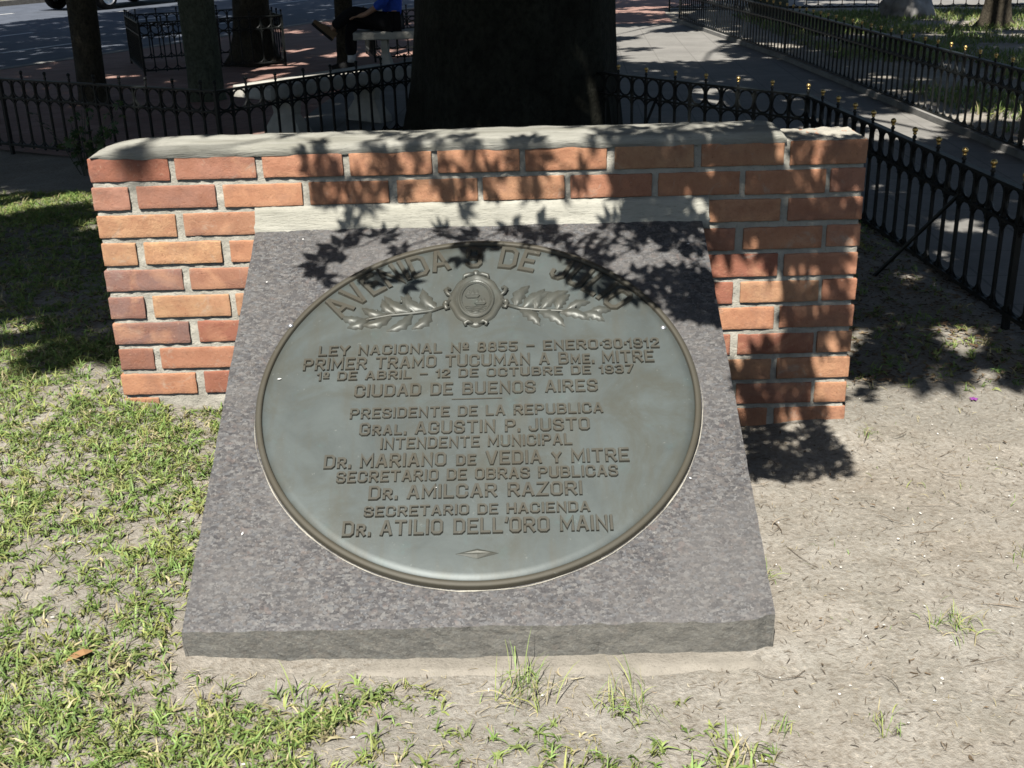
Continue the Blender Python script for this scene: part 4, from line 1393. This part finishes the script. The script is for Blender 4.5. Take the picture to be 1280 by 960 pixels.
def shoe(parent, heel, d, upv, mat_top, L=.27):
    d = Vector(d).normalized(); upv = Vector(upv); upv = (upv - d * upv.dot(d)).normalized()
    sdv = d.cross(upv)
    rings, fs, vs = [(0, .030, .075), (.06, .036, .085), (.13, .040, .070), (.20, .046, .050), (.25, .040, .040), (.275, .018, .03)], [], []
    m_ = MB(); m2 = MB()
    n_ = 10
    for x, w, h_ in rings:
        for k in range(n_):
            a_ = PI * k / (n_ - 1)
            vs.append(Vector(heel) + d * (x * L / .27) + sdv * w * math.cos(a_) + upv * (h_ * math.sin(a_)))
    for i in range(len(rings) - 1):
        for k in range(n_ - 1):
            fs.append((i * n_ + k, i * n_ + k + 1, (i + 1) * n_ + k + 1, (i + 1) * n_ + k))
    fs.append(tuple(range(n_))); fs.append(tuple((len(rings) - 1) * n_ + k for k in range(n_ - 1, -1, -1)))
    m_.add(vs, fs)
    s_ = m_.build('shoe', mat_top, parent, smooth=True)
    vs, fs = [], []
    for x, w, h_ in rings:
        for sx, zz in ((1, 0), (-1, 0), (-1, -.028), (1, -.028)):
            vs.append(Vector(heel) + d * (x * L / .27) + sdv * (w + .004) * sx + upv * zz)
    for i in range(len(rings) - 1):
        for k in range(4):
            fs.append((i * 4 + k, (i + 1) * 4 + k, (i + 1) * 4 + (k + 1) % 4, i * 4 + (k + 1) % 4))
    fs.append((0, 1, 2, 3)); e = (len(rings) - 1) * 4; fs.append((e + 3, e + 2, e + 1, e))
    m2.add(vs, fs)
    m2.build('sole', M['sole'], s_)
shoe(per, (-0.63, -.04, .35), (-.75, 0, .66), (.66, 0, .75), M['shoe'])
shoe(per, (-0.42, .10, .028), (-1, 0, 0), (0, 0, 1), M['sole'])
mb = MB()
mb.tube([(-0.475, .10, .09), (-0.472, .10, .13), (-0.468, .10, .19)], [.047, .043, .045], 12)
mb.build('sock', M['sock'], per, smooth=True)

# car in the sunlit lane: side profile extruded, wheels, windows
car = thing('parked_car', 'dark car on the sunlit far lane, only wheel and sill in view', 'car', (*rp(18.75, 0), G - 0.12), math.atan2(RD.y, RD.x))
wheelpos = Vector((-9.3, 24.25, 0)); s0 = wheelpos.dot(RD)
car.location = (*rp(18.35, s0), G - 0.116)
mb = MB()
top_ = [(-0.75, 0.42), (-0.78, 0.70), (-0.70, 0.92), (0.0, 0.98), (0.55, 1.40), (1.75, 1.42), (2.45, 0.98), (3.25, 0.88), (3.42, 0.66), (3.42, 0.34)]
def arch(cx_, r_): return [(cx_ + r_ * math.cos(a_), 0.30 + r_ * math.sin(a_)) for a_ in [PI * k / 8 for k in range(0, 9)]]
low_ = [(2.95, 0.24)] + [(p[0], max(0.24, p[1])) for p in arch(2.55, 0.37)] + [(2.1, 0.22), (0.5, 0.22)] + [(p[0], max(0.24, p[1])) for p in arch(0.0, 0.37)] + [(-0.5, 0.26)]
prof_ = top_ + low_
W2 = 0.84
def wid(z): return W2 * (1 - 0.32 * max(0, (z - 0.92)) / 0.5)
n_ = len(prof_)
vs = [(x, -wid(z) + W2, z) for x, z in prof_] + [(x, wid(z) + W2, z) for x, z in prof_]
fs = [(i, (i + 1) % n_, (i + 1) % n_ + n_, i + n_) for i in range(n_)] + [tuple(range(n_ - 1, -1, -1)), tuple(range(n_, 2 * n_))]
mb.add(vs, fs)
o = mb.build('body', M['carpaint'], car)
bm = bmesh.new(); bm.from_mesh(o.data); bmesh.ops.recalc_face_normals(bm, faces=bm.faces); bm.to_mesh(o.data); bm.free()
for sy in (-1, 1):
    for xa, xb, xc, xd in ((0.30, 0.68, 1.08, 1.08), (1.16, 1.16, 1.70, 2.12)):
        mb = MB()
        pts = [(xa, 1.0), (xb, 1.33), (xc, 1.34), (xd, 1.0)]
        mb.add([(x, W2 + sy * (wid(z) + 0.006), z) for x, z in pts] + [(x, W2 + sy * (wid(z) - 0.01), z) for x, z in pts], [(0, 1, 2, 3), (4, 7, 6, 5)] + [(i, i + 4, (i + 1) % 4 + 4, (i + 1) % 4) for i in range(4)])
        mb.build('window', M['glass'], car)
    for x in (0.0, 2.55):
        y = W2 + sy * (W2 - 0.09)
        mb = MB()
        Mx = Matrix.Translation((x, y, 0.30)) @ Matrix.Rotation(R(90) * sy * -1, 4, 'X')
        mb.lathe([(0.20, 0.10), (0.285, 0.09), (0.30, 0.06), (0.30, -0.08), (0.2, -0.09)], 28, Mx)
        w_ = mb.build('tyre', M['sole'], car, smooth=True); w_.name = 'wheel'
        mb = MB()
        mb.lathe([(0.205, 0.10), (0.195, 0.085), (0.17, 0.07), (0.06, 0.085), (0.0005, 0.09)], 24, Mx)
        mb.build('rim', M['chrome'], w_, smooth=True)
    mb = MB(); mb.box((-0.75, W2 + sy * 0.62, 0.78), (0.05, 0.14, 0.08)); mb.build('tail_lamp', M['lampglass'], car)
    mb = MB(); mb.ball((3.36, W2 + sy * 0.6, 0.72), 0.12, 12, 8, (.5, 1.2, .6)); mb.build('headlight', M['chrome'], car, smooth=True)

def boulder(label, loc, s, seed):
    bm = bmesh.new()
    bmesh.ops.create_icosphere(bm, subdivisions=4, radius=1)
    for v in bm.verts:
        p = v.co.copy()
        p *= 1 + 0.22 * mnoise.fractal(p * 1.4 + Vector((seed, 0, 0)), 1, 2, 4)
        v.co = Vector((p.x * s[0], p.y * s[1], max(-0.3, p.z) * s[2]))
    me = bpy.data.meshes.new('boulder'); bm.to_mesh(me); bm.free()
    me.polygons.foreach_set('use_smooth', [True] * len(me.polygons))
    me.materials.append(M['rock'])
    o = bpy.data.objects.new('boulder', me); COL.objects.link(o)
    o.location = loc
    tag(o, label, 'rock')
boulder('grey boulder on the lawn between the dark trunk and the far railing', (5.95, 14.75, G + 0.05), (0.40, 0.32, 0.34), 3)

# ------------------------------------------------------------------ grass, tufts, litter
def blades(px_, py_, pz_, L, Wd, lean, hue, r, seg=3):
    """bent tapering blades; returns verts, quads, colours"""
    n = len(px_)
    az = r.uniform(0, 2 * PI, n)
    d = np.stack([np.cos(az), np.sin(az), np.zeros(n)], 1)
    s_ = np.stack([-np.sin(az), np.cos(az), np.zeros(n)], 1)
    tw = r.normal(0, 0.5, n)
    V = np.zeros((n, seg + 1, 2, 3))
    p = np.stack([px_, py_, pz_], 1)
    th = lean * r.uniform(0.3, 0.8, n)
    for k in range(seg + 1):
        w = Wd * (1 - (k / seg) ** 1.7 * 0.95) * (0.75 if k == 0 else 1)
        side = s_ * np.cos(tw)[:, None] + np.array([0, 0, 1])[None] * np.sin(tw)[:, None]
        V[:, k, 0] = p - side * (w / 2)[:, None]
        V[:, k, 1] = p + side * (w / 2)[:, None]
        stp = L / seg
        p = p + d * (np.sin(th) * stp)[:, None] + np.array([0, 0, 1])[None] * (np.cos(th) * stp)[:, None]
        th = np.minimum(th + lean * 0.55, 2.0)
    F = []
    for k in range(seg):
        a = k * 2
        F.append([a, a + 1, a + 3, a + 2])
    F = np.array(F)[None] + (np.arange(n) * (seg + 1) * 2)[:, None, None]
    C = np.repeat(np.concatenate([hue, np.ones((n, 1))], 1), (seg + 1) * 2, 0)
    return V.reshape(-1, 3), F.reshape(-1, 4), C
GZ = lambda x, y: np.array([gz(a, b) for a, b in zip(x, y)])
def hues(n, r, dry=0.12, dark=0.0):
    g = r.uniform(0.75, 1.3, n)
    h = np.stack([0.325 * g * r.uniform(.8, 1.2, n), 0.405 * g, 0.125 * g], 1)
    k = r.random(n) < 0.25
    h[k] = np.stack([0.19 * g, 0.30 * g, 0.07 * g], 1)[k]
    k = r.random(n) < dry
    h[k] = np.stack([0.52 * g, 0.45 * g, 0.25 * g], 1)[k]
    return h
def clear(x, y):
    """not under the slab, footing or wall"""
    return ~((np.abs(x) < 0.66) & (y > -1.19) & (y < 0.0)) & ~((np.abs(x) < HW + 0.01) & (y > -0.01) & (y < 0.21))
def lawn_density(x, y):
    n1 = nz2(x, y, 2.6, 4.0); n2 = nz2(x, y, 8.0, 9.0)
    left = np.clip((-0.55 - x) / 0.25, 0, 1) * np.clip((0.55 - y) / 0.2, 0, 1) * 0.75
    front = np.clip((-1.24 - y) / 0.14, 0, 1) * np.clip((0.02 - x + 0.25 * n1) / 0.35, 0, 1) * 1.5
    front2 = np.clip((-1.30 - y) / 0.15, 0, 1) * np.clip((0.62 - x) / 0.3, 0, 1) * 0.20
    far = (x < -1.15) & (y > 2.9) & (y < 3.75)
    base = np.maximum(np.maximum(left, front), np.maximum(front2, far * 0.9))
    edge = (x < -0.95) * np.exp(-((y - 0.42) / 0.16) ** 2) * 0.9
    base = np.maximum(base, edge)
    base = np.maximum(base, ((x < -1.15) & (y > 0.5) & (y < 2.95)) * 0.30)
    base = np.maximum(base, ((x > 1.15) & (y > 0.25) & (y < 3.0) & (x < 1.9)) * 0.10)
    return np.clip(base * (0.95 + 0.9 * n1 + 0.9 * n2), 0, 1)
r = np.random.default_rng(77)
N = 118000
x = r.uniform(-3.4, 1.9, N); y = r.uniform(-2.35, 4.0, N)
k = (r.random(N) < lawn_density(x, y)) & clear(x, y)
cx_, cy_ = x[k], y[k]
# every crown throws out several blades of one tone
nb_ = r.integers(4, 10, len(cx_))
ci_ = np.repeat(np.arange(len(cx_)), nb_)
n = len(ci_)
x = cx_[ci_] + r.normal(0, 0.0045, n); y = cy_[ci_] + r.normal(0, 0.0045, n)
k = clear(x, y)
x, y, ci_ = x[k], y[k], ci_[k]; n = len(x)
vig = r.uniform(0.55, 1.25, len(cx_))[ci_]
hu_c = hues(len(cx_), r, 0.10)
hu = hu_c[ci_] * r.uniform(0.8, 1.2, (n, 1))
parts = [blades(x, y, GZ(x, y), r.uniform(0.018, 0.050, n) * vig, r.uniform(0.0028, 0.0062, n), r.uniform(0.6, 1.7, n), hu, r)]
# thatch: short dull bits between the crowns
N2 = 150000
x = r.uniform(-3.0, 0.9, N2); y = r.uniform(-2.35, 0.6, N2)
k = (r.random(N2) < lawn_density(x, y) * 0.9) & clear(x, y)
x, y = x[k], y[k]; n = len(x)
g_ = r.uniform(0.6, 1.15, (n, 1))
th_ = np.where(r.random((n, 1)) < 0.5, np.array([[0.45, 0.39, 0.24]]), np.array([[0.29, 0.31, 0.12]])) * g_
parts.append(blades(x, y, GZ(x, y), r.uniform(0.008, 0.026, n), r.uniform(0.0012, 0.0030, n), r.uniform(0.9, 2.0, n), th_, r, 2))
def join(parts):
    V, F, C, o = [], [], [], 0
    for v, f, c in parts:
        V.append(v); F.append(f + o); C.append(c); o += len(v)
    return np.concatenate(V), np.concatenate(F), np.concatenate(C)
v, f, c = join(parts)
o = np_mesh('grass', v, f, M['grass'], c)
tag(o, 'short coarse green grass growing left of the slab and along the front', 'grass', kind='stuff')

# sparse green film on the bare soil at right
N = 11000
x = r.uniform(0.6, 2.05, N); y = r.uniform(-2.3, 0.2, N)
d_ = np.clip(nz2(x, y, 3.2, 14.0) * 1.3 + nz2(x, y, 11.0, 5.0) * 0.8 - 0.34 + 0.28 * np.clip(x - 0.9, 0, 1), 0, 1)
k = (r.random(N) < d_ * 0.8) & clear(x, y)
x, y = x[k], y[k]; n = len(x)
v, f, c = blades(x, y, GZ(x, y), r.uniform(0.010, 0.036, n), r.uniform(0.0015, 0.0032, n), r.uniform(0.6, 1.6, n), hues(n, r, 0.35), r)
tag(np_mesh('sparse_grass', v, f, M['grass'], c), 'thin sparse grass wisps on the bare soil right of the slab', 'grass', kind='stuff')

# lawn beyond the far railing
N = 60000
x = r.uniform(3.4, 10, N); y = r.uniform(3.0, 16, N)
k = (nz2(x * 0.5, y, 0.8, 31.0) + 0.4 * nz2(x, y, 2.4, 2.0) + 0.055 * (y - 7.5) > 0.02) & (y < 17.2 - 0.34 * (x - 3)) & (x > 3.55)
x, y = x[k], y[k]; n = len(x)
g_ = hues(n, r, 0.05)
v, f, c = blades(x, y, np.full(n, G), r.uniform(0.04, 0.12, n), r.uniform(0.008, 0.02, n), r.uniform(0.5, 1.3, n), g_ * 0.8, r, 2)
tag(np_mesh('lawn_grass', v, f, M['grass'], c), 'patchy green lawn grass beyond the far railing', 'grass', kind='stuff')

# single tufts
TUFTS = [(0.66, -0.87, .05, 46, 'fine pale grass tuft touching the right edge of the granite slab', 0.07),
         (1.14, -0.10, .035, 26, 'small green tuft just right of the foot of the brick wall', 0.05),
         (1.36, -0.80, .07, 60, 'bright grass tuft at the right margin, the upper one', 0.06),
         (1.33, -0.93, .06, 40, 'pale thin tuft at the right margin below the bright one', 0.06),
         (1.05, -1.10, .08, 70, 'widest wispy grass tuft on the bare soil at lower right', 0.07),
         (0.80, -1.43, .05, 34, 'small yellowish tuft near the bottom right of the soil', 0.05),
         (0.60, -1.42, .04, 26, 'little green tuft on the soil below the right slab corner', 0.05),
         (0.09, -1.285, .07, 90, 'tall yellow-green tuft leaning on the middle of the slab front', 0.12),
         (0.31, -1.33, .06, 70, 'yellow-green tuft right of the tall one before the slab front', 0.10),
         (0.51, -1.52, .05, 40, 'broad-bladed green tuft at the bottom edge right of centre', 0.10),
         (0.20, -1.52, .06, 34, 'small tuft of broad blades below the tall tuft', 0.07),
         (-0.385, -1.31, .03, 10, 'few broad upright blades before the left end of the slab front', 0.11)]
for tx, ty, sp_, nb, lab, L in TUFTS:
    rt_ = np.random.default_rng(int(abs(tx * 1000)) + 5)
    x = rt_.normal(0, sp_ * 0.45, nb); y = rt_.normal(0, sp_ * 0.45, nb)
    wmul = 2.0 if 'broad' in lab else 1.0
    v, f, c = blades(x, y, GZ(x + tx, y + ty) - gz(tx, ty), rt_.uniform(0.35, 1.0, nb) * L, rt_.uniform(0.0014, 0.003, nb) * wmul, rt_.uniform(0.3, 1.2, nb), hues(nb, rt_, 0.25) * 1.1, rt_, 4)
    o = np_mesh('grass_tuft', v, f, M['grass'], c)
    o.location = (tx, ty, gz(tx, ty))
    tag(o, lab, 'grass tuft', 'single grass tufts on bare soil')

# litter: straw, twigs, specks
def flakes(n, xr, yr, L, Wd, cols, r, keep=None, curve=0.5, zoff=0.004, zfun=None):
    x = r.uniform(*xr, n); y = r.uniform(*yr, n)
    k = clear(x, y)
    if keep is not None: k &= keep(x, y)
    x, y = x[k], y[k]; n = len(x)
    a = r.uniform(0, 2 * PI, n); LL = r.uniform(*L, n); WW = r.uniform(*Wd, n); cv = r.normal(0, curve, n)
    z = (GZ(x, y) if zfun is None else np.full(n, zfun)) + r.uniform(0.002, zoff, n)
    V = np.zeros((n, 5, 2, 3)); p = np.stack([x, y, z], 1)
    sl = r.normal(0, 0.18, n)
    for i in range(5):
        an = a + cv * (i - 2) * 0.5
        d = np.stack([np.cos(an), np.sin(an), sl * (1 - i / 2.5)], 1)
        s_ = np.stack([-np.sin(an), np.cos(an), r.normal(0, .25, n)], 1)
        w = WW * (0.35 + 0.65 * math.sin(PI * (i + 0.6) / 5.2))
        V[:, i, 0] = p - s_ * (w / 2)[:, None]; V[:, i, 1] = p + s_ * (w / 2)[:, None]
        p = p + d * (LL / 4)[:, None]
    F = np.array([[i * 2, i * 2 + 1, i * 2 + 3, i * 2 + 2] for i in range(4)])[None] + (np.arange(n) * 10)[:, None, None]
    ci = r.integers(0, len(cols), n)
    cc = np.array(cols)[ci] * r.uniform(.75, 1.25, (n, 1))
    C = np.repeat(np.concatenate([cc, np.ones((n, 1))], 1), 10, 0)
    return V.reshape(-1, 3), F.reshape(-1, 4), C
STRAW = [(0.46, 0.40, 0.26), (0.38, 0.32, 0.19), (0.52, 0.47, 0.33), (0.30, 0.24, 0.14)]
TWIG = [(0.10, 0.075, 0.05), (0.17, 0.13, 0.09), (0.07, 0.055, 0.04), (0.3, 0.24, 0.17)]
v, f, c = join([flakes(9000, (-2.2, 1.0), (-2.3, 0.5), (0.010, 0.036), (0.0010, 0.0024), STRAW, r, lambda x, y: (x < -0.5) | ((y < -1.2) & (x < 0.25))),
                flakes(900, (0.2, 2.1), (-2.3, 0.3), (0.008, 0.022), (0.0008, 0.0018), STRAW, r)])
tag(np_mesh('straw_litter', v, f, M['piece'], c), 'dry straw clippings scattered through the grass and soil', 'litter', kind='stuff')
v, f, c = join([flakes(5200, (0.40, 2.1), (-2.3, 0.35), (0.006, 0.028), (0.0008, 0.0020), TWIG, r, curve=0.4, zoff=0.005),
                flakes(90, (0.65, 2.0), (-2.2, 0.1), (0.05, 0.13), (0.0014, 0.0026), TWIG, r, curve=0.6, zoff=0.01),
                flakes(1800, (-2.2, 0.6), (-2.3, 0.4), (0.008, 0.03), (0.001, 0.0025), TWIG, r, lambda x, y: (x < -0.5) | (y < -1.2), 0.8)])
tag(np_mesh('twig_litter', v, f, M['piece'], c), 'dark twigs and leaf stalks strewn on the bare soil', 'litter', kind='stuff')
LEAFC = [(0.14, 0.09, 0.05), (0.20, 0.14, 0.08), (0.09, 0.065, 0.04), (0.28, 0.21, 0.13)]
v, f, c = join([flakes(3600, (1.0, 2.0), (0.32, 3.2), (0.012, 0.04), (0.004, 0.012), LEAFC, r, curve=0.6, zoff=0.014),
                flakes(3500, (-3.2, -1.0), (0.35, 3.2), (0.012, 0.04), (0.004, 0.012), LEAFC, r, curve=0.6, zoff=0.012),
                flakes(170, (0.6, 2.1), (-2.2, 0.0), (0.006, 0.018), (0.002, 0.006), LEAFC, r, curve=0.4, zoff=0.01)])
tag(np_mesh('leaf_litter', v, f, M['piece'], c), 'brown fallen leaves lying in the shade beside the wall', 'litter', kind='stuff')
WH = [(0.8, 0.78, 0.72), (0.7, 0.68, 0.6), (0.75, 0.7, 0.62)]
v, f, c = join([flakes(330, (0.5, 2.1), (-2.3, 0.25), (0.003, 0.009), (0.002, 0.005), WH, r, curve=0.1, zoff=0.008), flakes(150, (-2.1, 0.6), (-2.3, 0.3), (0.005, 0.013), (0.003, 0.007), WH, r, lambda x, y: (x < -0.55) | (y < -1.2), 0.1)])
rs = np.random.default_rng(91)
SPK = ([], [], [])
for k in range(46):
    u_, v_ = rs.uniform(-0.62, 0.62), rs.uniform(0.03, 1.25)
    if math.hypot(u_, v_ - SL / 2) < 0.6 and k > 6: continue
    hgt = 0.019 if math.hypot(u_, v_ - SL / 2) < 0.53 else 0.003
    P0 = SB + UP * v_ + Vector((u_, 0, 0)) + NRM * hgt
    a_ = rs.uniform(0, 6.28); L_ = rs.uniform(.002, .006); w_ = rs.uniform(.0015, .003)
    d_ = Vector((1, 0, 0)) * math.cos(a_) + UP * math.sin(a_); e_ = NRM.cross(d_)
    o_ = len(v) + 4 * len(SPK[1])
    SPK[0].extend([tuple(P0 - d_ * L_), tuple(P0 + e_ * w_), tuple(P0 + d_ * L_), tuple(P0 - e_ * w_)])
    SPK[1].append([o_, o_ + 1, o_ + 2, o_ + 3]); SPK[2].extend([[.75, .74, .7, 1]] * 4)
v, f, c = np.concatenate([v, np.array(SPK[0])]), np.concatenate([f, np.array(SPK[1])]), np.concatenate([c, np.array(SPK[2])])
tag(np_mesh('pebble_litter', v, f, M['piece'], c), 'tiny pale pebbles and petals dotted over the soil and slab', 'litter', kind='stuff')
# single purple blossom
mb = MB()
for k in range(5):
    a = 2 * PI * k / 5
    mb.ball((0.012 * math.cos(a), 0.012 * math.sin(a), 0.010), 0.010, 8, 5, (1.2, .7, .35), Matrix.Rotation(a, 3, 'Z'))
mb.ball((0, 0, 0.012), 0.006, 8, 5)
o = mb.build('fallen_flower', M['flower'], None, smooth=True)
o.scale = (0.62, 0.62, 0.62)
o.location = (1.565, 0.17, gz(1.565, 0.17))
tag(o, 'single purple blossom fallen on the soil right of the wall', 'flower')
# dead brown leaf and dark stone in the grass
mb = MB()
vs = [(-.03, 0, .004), (-.012, .011, .010), (-.012, -.011, .012), (.012, .010, .014), (.012, -.010, .012), (.032, 0, .006)]
mb.add(vs, [(0, 2, 1), (1, 2, 4, 3), (3, 4, 5)])
o = mb.build('fallen_leaf', mat_simple('dead_leaf', (0.33, 0.19, 0.09), 0.8, 0.2))
o.location = (-0.86, -1.19, gz(-0.86, -1.19) + 0.01); o.rotation_euler = (0.1, -0.1, 0.5)
tag(o, 'curled brown dead leaf in the grass left of the slab', 'leaf')
# weed behind the left end of the wall, at the railing
wd = thing('weed', 'straggly dark weed at the foot of the left railing', 'plant', (-2.75, 4.35, gz(-2.75, 4.35)))
mb = MB()
rw = np.random.default_rng(4)
lp = []
for k in range(16):
    a = rw.uniform(0, 2 * PI); L = rw.uniform(.18, .42)
    tip = Vector((math.cos(a) * .22 * L / .3, math.sin(a) * .16, L))
    mb.tube([(0.04 * math.cos(a), 0.04 * math.sin(a), 0), tip * .5 + Vector((0, 0, .03)), tip], [.004, .003, .0015], 5)
    for q_ in (.45, .6, .75, .9, 1.0):
        lp.append(tip * q_ + Vector(rw.normal(0, .03, 3)))
mb.build('stem', M['bark_green'], wd)
leaves_mesh('leaves', np.array(lp), rw.uniform(.025, .05, len(lp)), wd, 0.8, 12)
